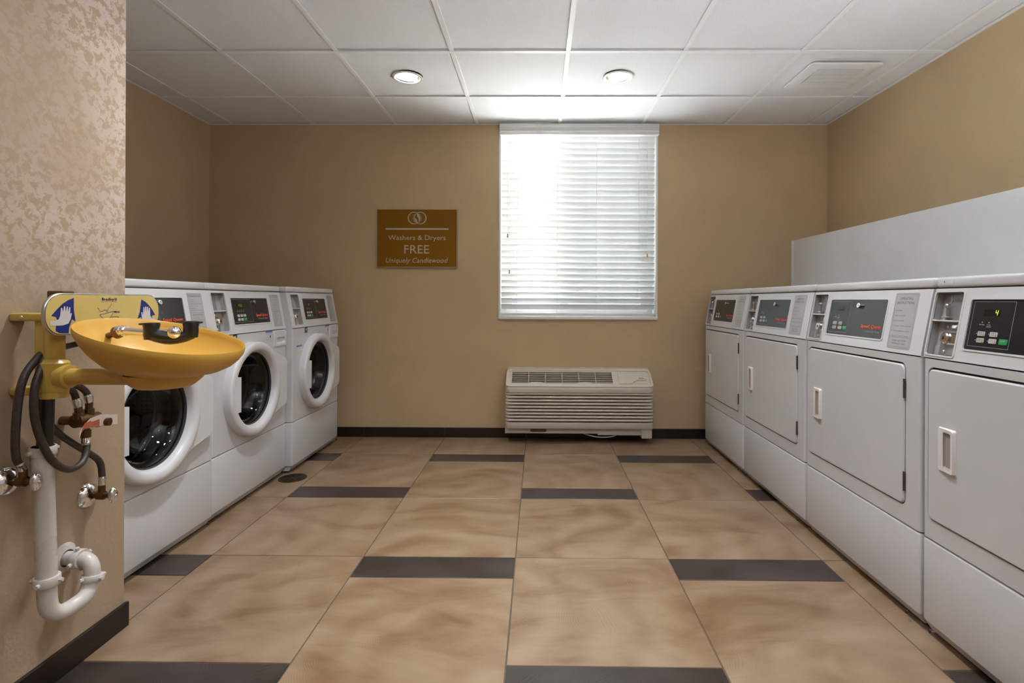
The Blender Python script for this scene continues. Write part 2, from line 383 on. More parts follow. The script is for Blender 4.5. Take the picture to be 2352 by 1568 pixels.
    def text(s, txt, a, b, size, c, align='L', width=None, shear=0.0):
        vs, fs, w = glyphs(txt)
        k = size; kx = k if width is None else width/w
        x0 = {'L': 0, 'C': -w*kx/2, 'R': -w*kx}[align]
        return s.put([(a+x0+x*kx+y*k*shear, b+y*k, c) for x, y in vs], fs)
    def done(s, name, mats, parent=None, smooth=35, clean=True, recalc=True):
        if clean: bmesh.ops.remove_doubles(s.bm, verts=s.bm.verts, dist=1e-6)
        if recalc: bmesh.ops.recalc_face_normals(s.bm, faces=s.bm.faces)
        me = bpy.data.meshes.new(name); s.bm.to_mesh(me); s.bm.free()
        for m in (mats if isinstance(mats, (list, tuple)) else [mats]): me.materials.append(m)
        if smooth:
            me.polygons.foreach_set('use_smooth', [True]*len(me.polygons)); me.set_sharp_from_angle(angle=math.radians(smooth))
        o = bpy.data.objects.new(name, me); COL.objects.link(o)
        if parent: o.parent = parent
        return o
def rr(a0, a1, b0, b1, r, seg=5):
    p = []
    for cxx, cyy, t0 in ((a1-r, b1-r, 0), (a0+r, b1-r, PI/2), (a0+r, b0+r, PI), (a1-r, b0+r, 1.5*PI)):
        for i in range(seg+1):
            t = t0+PI/2*i/seg; p.append((cxx+r*math.cos(t), cyy+r*math.sin(t)))
    return p
def rect_ring(a0, a1, b0, b1, inner):
    """points on a rectangle matching the directions of an inner ring (corners snapped)"""
    ca, cb = (a0+a1)/2, (b0+b1)/2; out = []
    ci, cj = sum(p[0] for p in inner)/len(inner), sum(p[1] for p in inner)/len(inner)
    for (x, y) in inner:
        dx, dy = x-ci, y-cj
        ts = []
        if dx > 1e-9: ts.append((a1-ci)/dx)
        if dx < -1e-9: ts.append((a0-ci)/dx)
        if dy > 1e-9: ts.append((b1-cj)/dy)
        if dy < -1e-9: ts.append((b0-cj)/dy)
        t = min(ts); out.append([ci+dx*t, cj+dy*t])
    for co in ((a0, b0), (a1, b0), (a1, b1), (a0, b1)):
        i = min(range(len(out)), key=lambda k: (out[k][0]-co[0])**2+(out[k][1]-co[1])**2); out[i] = list(co)
    return [tuple(p) for p in out]
def circ(ca, cb, r, n=48): return [(ca+r*math.cos(2*PI*i/n), cb+r*math.sin(2*PI*i/n)) for i in range(n)]
def catmull(P, k):
    out = []
    Q = [P[0]*2-P[1]]+P+[P[-1]*2-P[-2]]
    for i in range(1, len(Q)-2):
        p0, p1, p2, p3 = Q[i-1], Q[i], Q[i+1], Q[i+2]
        for j in range(k):
            t = j/k
            out.append(0.5*((2*p1)+(p2-p0)*t+(2*p0-5*p1+4*p2-p3)*t*t+(3*p1-p0-3*p2+p3)*t**3))
    out.append(P[-1]); return out
_gl = {}
def glyphs(txt):
    if txt in _gl: return _gl[txt]
    cu = bpy.data.curves.new('lettering_source', 'FONT'); cu.body = txt; cu.size = 1.0; cu.resolution_u = 2
    o = bpy.data.objects.new('lettering_source', cu)
    me = bpy.data.meshes.new_from_object(o)
    vs = [(v.co.x, v.co.y) for v in me.vertices]; fs = [list(p.vertices) for p in me.polygons]
    x0 = min((v[0] for v in vs), default=0); w = max((v[0] for v in vs), default=1)-x0
    vs = [(x-x0, y) for x, y in vs]
    bpy.data.objects.remove(o); bpy.data.meshes.remove(me); bpy.data.curves.remove(cu)
    _gl[txt] = (vs, fs, max(w, 1e-4)); return _gl[txt]
def tag(o, label=None, cat=None, group=None, kind=None):
    for k, v in (('label', label), ('category', cat), ('group', group), ('kind', kind)):
        if v: o[k] = v
    return o
def thing(name, loc, label, cat, group=None, rz=0.0):
    o = bpy.data.objects.new(name, None); o.empty_display_size = 0.1; COL.objects.link(o)
    o.location = loc; o.rotation_euler = (0, 0, rz); return tag(o, label, cat, group)
def copy_part(o, parent, loc=None):
    c = o.copy(); COL.objects.link(c); c.parent = parent
    if loc is not None: c.location = loc
    return c

# ------------------------------------------------------------------ setting: walls
WX0, WX1, WZ0, WZ1 = -0.2966, 0.8822, 0.8777, 2.345
def wall(name, boxes, m):
    g = G()
    for b in boxes: g.box(*b)
    return tag(g.done(name, m, smooth=0), kind='structure')
wall('wall_back', [(XL-0.2, WX0, YB, YB+0.2, -0.1, 2.5), (WX1, XR+0.2, YB, YB+0.2, -0.1, 2.5),
                   (WX0, WX1, YB, YB+0.2, -0.1, WZ0), (WX0, WX1, YB, YB+0.2, WZ1, 2.5)], M['wall'])
wall('wall_left', [(XL-0.2, XL, YP, YB, -0.1, 2.5)], M['wall'])
wall('wall_right', [(XR, XR+0.2, YR, YB, -0.1, 2.5)], M['wall'])
wall('wall_partition', [(XL-0.2, XP, YR, YP, -0.1, 2.5)], M['wall_worn_sheen'])
wall('wall_rear', [(XL-0.2, XR+0.2, YR-0.2, YR, -0.1, 2.5)], M['wall'])
wc = wall('wall_chase', [(1.8726, XR, YR, YB, -0.02, 1.4655)], M['chase'])
g = G(); g.box(1.8650, 1.8726, YB-0.026, YB, 0.0, 1.4665, 0.002); g.done('corner_trim', M['chase'], wc)
g = G(); g.box(-6, 8, YB+0.2, 26, -0.6, -0.5); tag(g.done('ground_outside', M['asphalt'], smooth=0), kind='structure')

# floor: grout bed with every tile a part
g = G(); g.box(XL-0.2, XR+0.2, YR-0.2, YB+0.2, -0.12, -0.0022)
floor = tag(g.done('floor', M['grout'], smooth=0), kind='structure')
tcache = {}
def floor_tile(x0, x1, y0, y1, dark):
    x0 = max(x0, XL); x1 = min(x1, XR); y1 = min(y1, YB); y0 = max(y0, YR)
    if x1-x0 < 0.01 or y1-y0 < 0.01: return
    if x1 < XP+0.02 and y1 < YP+0.02: return
    gp = 0.0021
    w, d = round(x1-x0-2*gp, 4), round(y1-y0-2*gp, 4)
    nm = 'accent_tile' if dark else 'floor_tile'
    if (w, d, dark) in tcache:
        o = tcache[(w, d, dark)].copy(); COL.objects.link(o)
    else:
        g = G(); e = 0.0011
        vs = [(-w/2, -d/2, -.01), (w/2, -d/2, -.01), (w/2, d/2, -.01), (-w/2, d/2, -.01), (-w/2, -d/2, -e), (w/2, -d/2, -e), (w/2, d/2, -e), (-w/2, d/2, -e),
              (-w/2+e, -d/2+e, 0), (w/2-e, -d/2+e, 0), (w/2-e, d/2-e, 0), (-w/2+e, d/2-e, 0)]
        fs = [[8, 9, 10, 11]] + [[k+i, k+(i+1) % 4, k+4+(i+1) % 4, k+4+i] for k in (0, 4) for i in range(4)]
        g.put(vs, fs); o = g.done(nm, M['accent' if dark else 'field'], floor, smooth=0)
        tcache[(w, d, dark)] = o
    o.parent = floor; o.location = ((x0+x1)/2, (y0+y1)/2, 0)
FX0, FP, R0, TL, ST = -1.2966, 0.6047, 3.4229, 0.6076, 0.1539
for j in range(-2, 7):
    xa, xb = FX0+(j-1)*FP, FX0+j*FP
    y = R0 if j % 2 == 0 else R0-TL
    if j % 2 == 0: floor_tile(xa, xb, y, y+TL, False)
    else: floor_tile(xa, xb, y+TL, y+2*TL, False); floor_tile(xa, xb, y, y+TL, False)
    while y > YR:
        floor_tile(xa, xb, y-ST, y, True); floor_tile(xa, xb, y-ST-TL, y-ST, False); floor_tile(xa, xb, y-ST-2*TL, y-ST-TL, False)
        y -= 2*TL+ST

# baseboards: one dark tile after another
def baseboard(name, spans, mk):
    root = bpy.data.objects.new(name, None); COL.objects.link(root); tag(root, kind='structure')
    for p, q in spans:
        g = G(); g.box(*mk(p, q), 0.0015); g.done('baseboard_tile', M['base'], root, smooth=0)
js = [XL+0.002, -1.9015, -1.2969, -0.6923, -0.0877, 0.3514, 0.9561, 1.5607, 1.872]
baseboard('baseboard_back', [(a+0.001, b-0.001) for a, b in zip(js[:-1], js[1:])], lambda p, q: (p, q, YB-0.011, YB-0.0005, 0.0002, 0.0725))
js = [YP+0.008-0.6047*k for k in range(0, 7)]
baseboard('baseboard_partition', [(b+0.001, max(a-0.001, YR)) for a, b in zip(js[:-1], js[1:])], lambda p, q: (XP+0.0003, XP+0.0115, p, q, 0.0002, 0.0742))

# ceiling: slab above, tee grid and every lay-in panel a part
g = G(); g.box(XL-0.2, XR+0.2, YR-0.2, YB+0.2, 2.5, 2.6)
ceil = tag(g.done('ceiling', M['panel'], smooth=0), kind='structure')
gx = [XL]+[GX0+k*GP for k in range(0, 8) if GX0+k*GP < XR-0.02]+[XR]
gy = [YB]+[GY0+k*GP for k in range(1, -9, -1)]
gy = [y for y in gy if y > YR]+[YR]
LIGHTS = [(GX0+2.5*GP, GY0+0.5*GP), (GX0+4.5*GP, GY0+0.5*GP), (GX0+2.5*GP, GY0-1.5*GP), (GX0+4.5*GP, GY0-1.5*GP), (GX0+2.5*GP, GY0-3.5*GP), (GX0+4.5*GP, GY0-3.5*GP), (GX0+2.5*GP, GY0-6.5*GP), (GX0+4.5*GP, GY0-6.5*GP)]  # second row is unseen, added to carry more of the room light
pcache = {}
for a, b in zip(gx[:-1], gx[1:]):
    for q, p in zip(gy[:-1], gy[1:]):
        if b < XP and q < YP: continue
        if a < XP and q < YP: a2 = XP
        else: a2 = a
        w, d = round(b-a2-0.004, 4), round(q-p-0.004, 4); cxm, cym = (a2+b)/2, (p+q)/2
        hole = any(abs(cxm-lx) < 0.25 and abs(cym-ly) < 0.25 for lx, ly in LIGHTS)
        key = (w, d, hole)
        if key in pcache: o = pcache[key].copy(); COL.objects.link(o)
        else:
            g = G()
            if hole:
                ci = circ(0, 0, 0.080, 40); g.holed(rect_ring(-w/2, w/2, -d/2, d/2, ci), ci, 0.016, 0.0)
            else: g.box(-w/2, w/2, -d/2, d/2, 0, 0.016)
            o = g.done('ceiling_panel', M['panel'], ceil, smooth=0); pcache[key] = o
        o.parent = ceil; o.location = (cxm, cym, ZC+0.0085)
tcache2 = {}
def tee(nm, x0, x1, y0, y1, z=ZC):
    k = (nm, round(x1-x0, 3), round(y1-y0, 3))
    if k in tcache2: o = tcache2[k].copy(); COL.objects.link(o)
    else:
        w, d = (x1-x0)/2, (y1-y0)/2
        g = G(); g.box(-w, w, -d, d, 0, 0.0028, 0.0007, 1)
        if w < d: g.box(-0.003, 0.003, -d, d, 0.0027, 0.03)
        else: g.box(-w, w, -0.003, 0.003, 0.0027, 0.03)
        o = g.done(nm, M['tee'], ceil, smooth=0); tcache2[k] = o
    o.parent = ceil; o.location = ((x0+x1)/2, (y0+y1)/2, z)
for x in gx[1:-1]:
    for q, p in zip(gy[:-1], gy[1:]):
        lo = max(p, YP) if x < XP else p
        if q-lo > 0.05: tee('grid_tee', x-0.0125, x+0.0125, lo+0.0128, q-0.0128)
for y in gy[1:-1]:
    xs = XP if y < YP else XL
    tee('cross_tee', xs, XR, y-0.0123, y+0.0123, ZC-0.0004)
for nm, b in (('wall_angle', (XL, XR, YB-0.020, YB, ZC-0.001, ZC+0.002)), ('wall_angle', (XR-0.020, XR, YR, YB-0.02, ZC-0.001, ZC+0.002)),
              ('wall_angle', (XL, XL+0.020, YP+0.02, YB-0.02, ZC-0.001, ZC+0.002)), ('wall_angle', (XP, XP+0.020, YR, YP, ZC-0.001, ZC+0.002)), ('wall_angle', (XL, XP+0.020, YP, YP+0.02, ZC-0.001, ZC+0.002))):
    g = G(); g.box(*b); g.done(nm, M['tee'], ceil, smooth=0)

# window: liner boards, frame, two sashes with panes
win = bpy.data.objects.new('window_1', None); COL.objects.link(win); tag(win, kind='structure')
FY0, FY1 = YB-0.003, YB+0.2
for b in ((WX0, WX0+0.014, FY0, FY1, WZ0, WZ1), (WX1-0.014, WX1, FY0, FY1, WZ0, WZ1), (WX0+0.014, WX1-0.014, FY0, FY1, WZ1-0.014, WZ1)):
    g = G(); g.box(*b, 0.0015); g.done('liner_board', M['vinyl'], win, smooth=0)
g = G(); g.box(WX0-0.0, WX1+0.0, FY0-0.010, FY1, WZ0, WZ0+0.024, 0.003); g.done('window_sill', M['vinyl'], win)
def wframe(a0, a1, b0, b1, w, y0, y1, nm):
    g = G()
    for q in ((a0, a1, b0, b0+w), (a0, a1, b1-w, b1), (a0, a0+w, b0+w, b1-w), (a1-w, a1, b0+w, b1-w)): g.box(q[0], q[1], y0, y1, q[2], q[3], 0.002)
    return g.done(nm, M['vinyl'], win, smooth=0)
wframe(WX0+0.014, WX1-0.014, WZ0+0.024, WZ1-0.014, 0.035, YB+0.12, YB+0.195, 'window_frame')
xm = 0.195
for (a0, a1, yy) in ((WX0+0.049, xm+0.03, YB+0.135), (xm-0.03, WX1-0.049, YB+0.160)):
    sh = wframe(a0, a1, WZ0+0.059, WZ1-0.049, 0.045, yy, yy+0.022, 'sash')
    g = G(); g.box(a0+0.04, a1-0.04, yy+0.008, yy+0.013, WZ0+0.10, WZ1-0.09); g.done('pane', M['pane'], sh, smooth=0)

g = G(); g.box(xm, WX1-0.06, YB+0.186, YB+0.1875, WZ0+0.06, WZ1-0.05); g.done('insect_screen', M['screen'], win, smooth=0)

# ------------------------------------------------------------------ venetian blind
bl = thing('venetian_blind', (0.293, YB, WZ0), 'white horizontal slatted blind with moulded valance covering the sunlit window', 'blind')
def bg(fn=WORLD): return G(lambda a, b, c: fn(a, b, c) - Vector((0.293, YB, WZ0)))
SX0, SX1, SY = -0.2800, 0.8650, 3.884
g = G(lambda a, b, c: Vector((c, -a, b)))                      # profile in (out, up), extruded along x
vz = 2.315-WZ0
vp = [(0.000, vz), (0.052, vz), (0.052, vz-0.030), (0.048, vz-0.034), (0.048, vz-0.040), (0.043, vz-0.042), (0.041, vz-0.050), (0.043, vz-0.057), (0.047, vz-0.060), (0.047, vz-0.074), (0.043, vz-0.078), (0.0, vz-0.078)]
g.poly(vp, -0.2875-0.293, 0.8800-0.293)
g.done('valance', M['valance'], bl, smooth=25)
g = bg(); g.box(SX0, SX1, 3.860, 3.905, 2.262, 2.312, 0.003); g.done('head_rail', M['valance'], bl)
sl = None
tilt = math.radians(49)
for k in range(29):
    z = 2.2133-0.0448*k+0.012
    if sl is None:
        g = G(); W2 = 0.0255; n = 8; vs = []; fs = []
        for side in (0, 1):
            for i in range(n+1):
                u = -W2+2*W2*i/n                    # u<0 towards the room
                h = 0.0028*(1-(u/W2)**2)+(0.0024 if side else 0)
                yy = u*math.cos(tilt)+h*math.sin(tilt); zz = -u*math.sin(tilt)+h*math.cos(tilt)
                vs += [((SX0-SX1)/2, yy, zz), ((SX1-SX0)/2, yy, zz)]
        for i in range(n):
            a = 2*i; b = 2*(n+1)+2*i
            fs += [[a, a+1, a+3, a+2], [b, b+2, b+3, b+1], [a, a+2, b+2, b], [a+1, b+1, b+3, a+3]]
        fs += [[0, 2*(n+1), 2*(n+1)+1, 1], [2*n, 2*n+1, 4*n+3, 4*n+2]]
        g.put(vs, fs); sl = g.done('slat', M['slat'], bl, smooth=50); o = sl
    else: o = copy_part(sl, bl)
    o.location = ((SX0+SX1)/2-0.293, SY-YB, z-WZ0)
g = bg(); g.box(SX0, SX1, 3.866, 3.902, 0.906, 0.925, 0.004); g.done('bottom_rail', M['valance'], bl)
for x in (-0.161, 0.138, 0.430, 0.744):
    for yy in (3.858, 3.911):
        g = bg(); g.tube([(x, yy, 2.28), (x+0.001, yy, 1.6), (x, yy, 0.912)], 0.0011, 6); g.done('ladder_cord', M['cord'], bl)
for x, zb, top in ((-0.2304, 1.4986, 2.27), (-0.2165, 1.2305, 2.27), (0.8050, 1.3561, 2.27), (0.8000, 2.0908, 2.27)):
    g = bg(); g.tube([(x, 3.842, top), (x, 3.842, zb+0.012)], 0.0009, 6); pc = g.done('pull_cord', M['cord'], bl)
    if zb < 2:
        g = bg(lambda a, b, c: Vector((x+a, 3.842+b, zb+c))); g.lathe([(0.0002, 0.014), (0.0045, 0.013), (0.005, 0.006), (0.0042, 0.002), (0.0055, -0.006), (0.0075, -0.014), (0.0002, -0.015)], n=14)
        g.done('tassel', M['wood'], pc)
    else:
        g = bg(); g.box(x-0.003, x+0.003, 3.838, 3.846, zb-0.012, zb+0.014, 0.001); g.done('cord_stop', M['valance'], pc)

# ------------------------------------------------------------------ laundry machines
W2M = 0.343
SEG = {'0': 'abcdef', '1': 'bc', '2': 'abged', '4': 'fgbc', '5': 'afgcd', '8': 'abcdefg', 'L': 'fed'}
def led_digit(g, ch, a, b, h, c):
    w = h*0.5; sl_ = 0.12
    P = {'a': ((0, h), (w, h)), 'b': ((w, h/2), (w, h)), 'c': ((w, 0), (w, h/2)), 'd': ((0, 0), (w, 0)), 'e': ((0, 0), (0, h/2)), 'f': ((0, h/2), (0, h)), 'g': ((0, h/2), (w, h/2))}
    for s_ in SEG[ch]:
        (x0, y0), (x1, y1) = P[s_]; g.strip([(a+x0+y0*sl_, b+y0), (a+x1+y1*sl_, b+y1)], h*0.11, c, None)
def plate_grid(g, a0, a1, b0, b1, holes, c1, back):
    """flat plate with rectangular holes; each hole gets side walls down to `back`"""
    xs = sorted({a0, a1, *[h[0] for h in holes], *[h[1] for h in holes]}); ys = sorted({b0, b1, *[h[2] for h in holes], *[h[3] for h in holes]})
    for x, x2 in zip(xs[:-1], xs[1:]):
        for y, y2 in zip(ys[:-1], ys[1:]):
            mx, my = (x+x2)/2, (y+y2)/2
            if any(h[0] < mx < h[1] and h[2] < my < h[3] for h in holes): continue
            g.put([(x, y, c1), (x2, y, c1), (x2, y2, c1), (x, y2, c1)], [[0, 1, 2, 3]])
    for h in holes:
        x, x2, y, y2 = h; q = [(x, y), (x2, y), (x2, y2), (x, y2)]
        g.put([(*p, c1) for p in q]+[(*p, back) for p in q], [[i, (i+1) % 4, 4+(i+1) % 4, 4+i] for i in range(4)])
DRY_LINES = ['1. Load Clothes.', '2. Select Cycle Setting.', '3. Insert Coin(s)/Card.', '4. To Start Dryer - Close Door and Push Start.', '5. To Stop Dryer During Cycle - Open Door.', '6. To Restart Dryer - Close Door and Push Start.']
WSH_LINES = ['1. Load Laundry.', '2. Close Door.', '3. Add Supplies (See Instructions Below).', '4. Select Cycle Selection.', '5. Insert Payment.', '6. Press Start (Door Must be Closed).']
WSH_LINES2 = ['1. Open Dispenser Door.', '2. Load Supplies in Proper Compartments', '    and Amounts.', '3. Close Dispenser Door.']
def machine(kind, loc, rz, label, group, number, disp):
    washer = kind == 'washer'
    root = thing('washing_machine' if washer else 'tumble_dryer', loc, label, 'washer' if washer else 'dryer', group, rz)
    D = 0.68
    off = -W2M if washer else -0.349                 # measured u -> local x
    U = lambda u: u+off
    # cabinet: shell with a framed front
    g = G(FRONT)
    zb, zt = 0.302, 0.847
    R = 0.010
    # front frame
    if washer:
        ci = circ(-0.028, 0.566, 0.182, 48); g.holed(rect_ring(-W2M+R, W2M-R, zb, zt, ci), ci, -0.02, 0.0)
    else:
        ci = rr(U(0.026), U(0.628), 0.359, 0.823, 0.022, 6); g.holed(rect_ring(-W2M+R, W2M-R, zb, zt, ci), ci, -0.010, 0.0)
    # rounded vertical corners and sides, top, back
    for sx in (-1, 1):
        prof = [(W2M-R+R*math.sin(t), -R+R*math.cos(t)) for t in [PI/2*i/4 for i in range(5)]]+[(W2M, -D)]
        vs = [(sx*a, z, c) for z in (zb, zt) for a, c in prof]; n = len(prof)
        g.put(vs, [[i, i+1, n+i+1, n+i] for i in range(n-1)])
    g.put([(-W2M, zb, -D), (W2M, zb, -D), (W2M, 1.06, -D), (-W2M, 1.06, -D)], [[0, 1, 2, 3]])
    g.put([(-W2M, zt, -R), (W2M, zt, -R), (W2M, zt, -D), (-W2M, zt, -D)], [[0, 1, 2, 3]])
    for sx in (-W2M, W2M): g.put([(sx, zt, 0.0), (sx, 0.851, -0.0004), (sx, 1.0605, -0.0402), (sx, 1.0605, -D), (sx, zt, -D)], [[0, 1, 2, 3, 4]])
    g.done('cabinet', M['white'], root)
    # pedestal panel with a kicked-in lower edge
    g = G(FRONT); g.box(-W2M, W2M, 0.040, 0.298, -D+0.02, 0.0, 0.008, 3)
    g.put([(-W2M+0.004, 0.046, -0.002), (W2M-0.004, 0.046, -0.002), (W2M-0.008, 0.014, -0.022), (-W2M+0.008, 0.014, -0.022),
           (-W2M+0.004, 0.046, -D+0.03), (W2M-0.004, 0.046, -D+0.03), (W2M-0.008, 0.014, -D+0.03), (-W2M+0.008, 0.014, -D+0.03)],
          [[0, 1, 2, 3], [3, 2, 6, 7], [0, 3, 7, 4], [1, 5, 6, 2], [4, 5, 6, 7]])
    ped = g.done('pedestal_panel', M['white'], root, clean=False)
    for sx in (-0.300, 0.300):
        g = G(lambda a, b, c: Vector((sx+a, -c*0.85-0.010, 0.029+b-c*0.5))); g.disc(0, 0, 0.0055, -0.002, 0.0015, 12); g.done('screw', M['dark'], ped)
    for sx in (-0.29, 0.29):
        for yy in (0.06, D-0.08):
            g = G(); g.lathe([(0.012, 0.05), (0.012, 0.006), (0.020, 0.005), (0.020, 0.0)], sx, yy, 14); g.disc(sx, yy, 0.020, 0.0, 0.001, 14); g.done('levelling_foot', M['rubber'], root)
    # top cap
    g = G(); g.box(-W2M+0.0005, W2M-0.0005, 0.038, D, 1.0625, 1.0955, 0.009, 4); g.done('top_cap', M['consolew'], root)
    # console face with openings
    ch = (0.043, 0.148, 0.868, 1.050) if washer else (0.010, 0.117, 0.861, 1.050)
    ph = (0.188, 0.530, 0.894, 1.026) if washer else (0.145, 0.497, 0.887, 1.028)
    cH = (U(ch[0]), U(ch[1]), ch[2], ch[3]); pH = (U(ph[0]), U(ph[1]), ph[2], ph[3])
    g = G(CONS)
    plate_grid(g, -W2M, W2M, 0.851, 1.0605, [cH, pH], 0.0, -0.006)
    # raised lips round the openings
    for h, r_ in ((cH, 0.006), (pH, 0.006)):
        ci = rr(h[0]+0.001, h[1]-0.001, h[2]+0.001, h[3]-0.001, r_, 4); co = rr(h[0]-0.004, h[1]+0.004, h[2]-0.004, h[3]+0.004, r_+0.004, 4)
        g.holed(co, ci, -0.004, 0.0022)
    g.done('console', M['consolew'], root, smooth=30, clean=False)
    # coin box: shallow recess, plates, slide lever and the lock that stands out almost to the face
    g = G(CONS); d = -0.026
    x0, x1, y0, y1 = cH; ym = 0.9645
    q = [(x0, y0), (x1, y0), (x1, y1), (x0, y1)]
    g.put([(*p, -0.004) for p in q]+[(*p, d) for p in q], [[4, 5, 6, 7]]+[[i, (i+1) % 4, 4+(i+1) % 4, 4+i] for i in range(4)])
    cb_ = g.done('coin_box', M['coin'], root, smooth=0)
    g = G(CONS); g.box(x0+0.001, x1-0.001, ym-0.002, ym+0.002, d, -0.002); g.done('divider_shelf', M['consolew'], cb_, smooth=0)
    g = G(CONS)
    if washer: g.box(x0+0.003, x1-0.040, ym+0.004, y1-0.004, d, d+0.006, 0.001)
    else: g.box(x0+0.022, x1-0.002, ym+0.004, y1-0.004, d, d+0.005, 0.001)
    g.done('slide_plate', M['coindark'], cb_, smooth=0)
    ax_ = x1-0.036 if washer else x0+0.002
    g = G(CONS); g.box(ax_, ax_+0.020, y0+0.003, y0+0.030, d, d+0.003, 0.001); g.done('access_plate', M['coin'], cb_, smooth=0)
    g = G(CONS); g.box(x0+0.023, x1-0.037 if washer else x1-0.002, y0+0.004, ym-0.005, d, d+0.004, 0.001); g.done('rear_plate', M['coindark'], cb_, smooth=0)
    if not washer:
        g = G(CONS); sy = ym+0.003; sxx = x0+0.040
        g.tube([(sxx, sy+0.010, d+0.014), (sxx, sy+0.036, d+0.017)], 0.0042, 10); g.box(sxx-0.014, sxx+0.014, sy+0.006, sy+0.011, d+0.006, d+0.020, 0.001)
        g.ball(sxx-0.001, sy+0.043, d+0.017, 0.0075, 14); g.tube([(sxx+0.003, sy+0.048, d+0.015), (sxx+0.009, sy+0.055, d+0.013), (sxx+0.007, sy+0.070, d+0.013)], 0.002, 8, 3)
        g.done('coin_slide_lever', M['steel'], cb_)
    ca_ = x0+0.030 if washer else x0+0.064
    g = G(CONS); g.frame(ca_-0.013, ca_+0.013, y1-0.024, y1-0.010, 0.0007, d+0.0064); g.text('25\u00a2', ca_, y1-0.0205, 0.0095, d+0.0065, 'C'); g.done('lettering', M['ink'], cb_, smooth=0, clean=False)
    ly = (y0+ym)/2+0.002; lx = x0+0.054
    g = G(CONS); g.rrect((lx-0.034) if washer else (lx-0.010), (lx+0.010) if washer else (x1-0.002), ly-0.018, ly+0.017, 0.008, d+0.003, d+0.014, 0.004); g.box(lx-0.030 if washer else lx+0.004, lx+0.004 if washer else x1-0.003, ym-0.022, ym-0.006, d+0.003, d+0.009, 0.003); g.done('lock_housing', M['chrome'], cb_)
    g = G(CONS); g.rrect(lx-0.016, lx+0.013, ly-0.017, ly+0.016, 0.012, d+0.010, d+0.022, 0.004); g.done('lock_cylinder', M['chrome'], cb_)
    g = G(CONS); g.box(lx-0.005, lx+0.001, ly-0.006, ly+0.004, d+0.0215, d+0.0226); g.done('keyhole', M['inkblack'], cb_, smooth=0)
    for bb in (y0+0.014, ym-0.014):
        g = G(CONS); g.ball(lx-0.012, bb, d+0.005, 0.0048, 10, (1, 1.2, 0.7)); g.done('rivet', M['steel'], cb_)
    # control panel
    x0, x1, y0, y1 = pH
    g = G(CONS); g.rrect(x0+0.001, x1-0.001, y0+0.001, y1-0.001, 0.004, -0.006, -0.0015); cp = g.done('control_panel', M['panelblack'], root, smooth=0)
    c = -0.0012
    s0, s1, t0, t1 = x0+0.010, x0+(0.178 if washer else 0.137), y0+0.011, y1-0.006
    g = G(CONS); g.frame(s0, s1, t0, t1, 0.0011, c); g.done('keypad_outline', M['inkgrey'], cp, smooth=0)
    g = G(CONS)
    dx0, dx1, dy0, dy1 = (x0+0.052, x0+0.102, y0+0.084, y0+0.106) if washer else (x0+0.046, x0+0.096, y0+0.096, y0+0.1135)
    g.box(dx0, dx1, dy0, dy1, c-0.001, c); dw = g.done('display_window', M['window_lcd'], cp, smooth=0)
    if disp:
        g = G(CONS); h = 0.0125; n = len(disp)
        for i, chh in enumerate(disp):
            if chh != ' ': led_digit(g, chh, dx1-0.004-(n-i)*0.0105, (dy0+dy1)/2-h/2, h, c+0.0003)
        g.done('display_digits', M['led'] if not washer else M['leddim'], cp, smooth=0, clean=False)
    g = G(CONS)
    if washer:
        for i in range(4): g.disc(x0+0.050+0.017*i, y0+0.072, 0.0012, c-0.001, c+0.0002, 8)
        for i, tx in enumerate(('Wash', 'Rinse', 'Spin', 'Door Lock')): g.text(tx, x0+0.050+0.017*i, y0+0.0645, 0.0042, c+0.0002, 'C', width=0.011)
    else:
        for i in range(2): g.disc(x0+0.046+0.021*i, y0+0.078, 0.0015, c-0.001, c+0.0002, 8)
        g.text('DRYING', x0+0.046, y0+0.070, 0.0045, c+0.0002, 'C'); g.text('COOL', x0+0.068, y0+0.070, 0.0045, c+0.0002, 'C'); g.text('DOWN', x0+0.068, y0+0.065, 0.0045, c+0.0002, 'C')
    g.done('indicator_print', M['inkwhite'], cp, smooth=0, clean=False)
    if washer: keys = [(0.052, 0.044, 'HOT'), (0.079, 0.044, 'WARM'), (0.106, 0.044, 'COLD'), (0.052, 0.025, 'BRIGHTS'), (0.079, 0.025, 'DELICATES')]; stk = (0.106, 0.025); kw, kh = 0.020, 0.0125
    else: keys = [(0.050, 0.047, 'HIGH TEMP'), (0.088, 0.047, 'LOW TEMP'), (0.050, 0.029, 'MED TEMP'), (0.088, 0.029, 'DELICATES')]; stk = (0.120, 0.029); kw, kh = 0.023, 0.0125
    for ka, kb, tx in keys:
        g = G(CONS); g.rrect(x0+ka-kw/2, x0+ka+kw/2, y0+kb-kh/2, y0+kb+kh/2, 0.002, c-0.001, c+0.0012, 0.0005, 3); kk = g.done('keypad_button', M['key'], cp)
        g = G(CONS); wds = tx.split()
        for i, wd in enumerate(wds): g.text(wd, x0+ka-kw*0.10, y0+kb-0.0012+(0.0026 if len(wds) > 1 else 0)-i*0.0048, 0.0048, c+0.0014, 'C', width=kw*0.52)
        g.strip([(x0+ka+kw*0.33, y0+kb-0.004), (x0+ka+kw*0.33, y0+kb+0.004)], 0.0012, c+0.0014, None); g.disc(x0+ka+kw*0.33, y0+kb-0.004, 0.0013, c+0.001, c+0.0015, 8)
        g.done('lettering', M['inkblack'], kk, smooth=0, clean=False)
        g = G(CONS); g.disc(x0+ka-kw/2-0.004, y0+kb, 0.0011, c-0.0005, c+0.0003, 8); g.done('indicator_dot', M['inkwhite'], cp, smooth=0)
    g = G(CONS); g.rrect(x0+stk[0]-0.0125, x0+stk[0]+0.0125, y0+stk[1]-0.0075, y0+stk[1]+0.0075, 0.002, c-0.001, c+0.0014, 0.0006, 3); kk = tag(g.done('start_button', M['green'], cp), 'green start button')
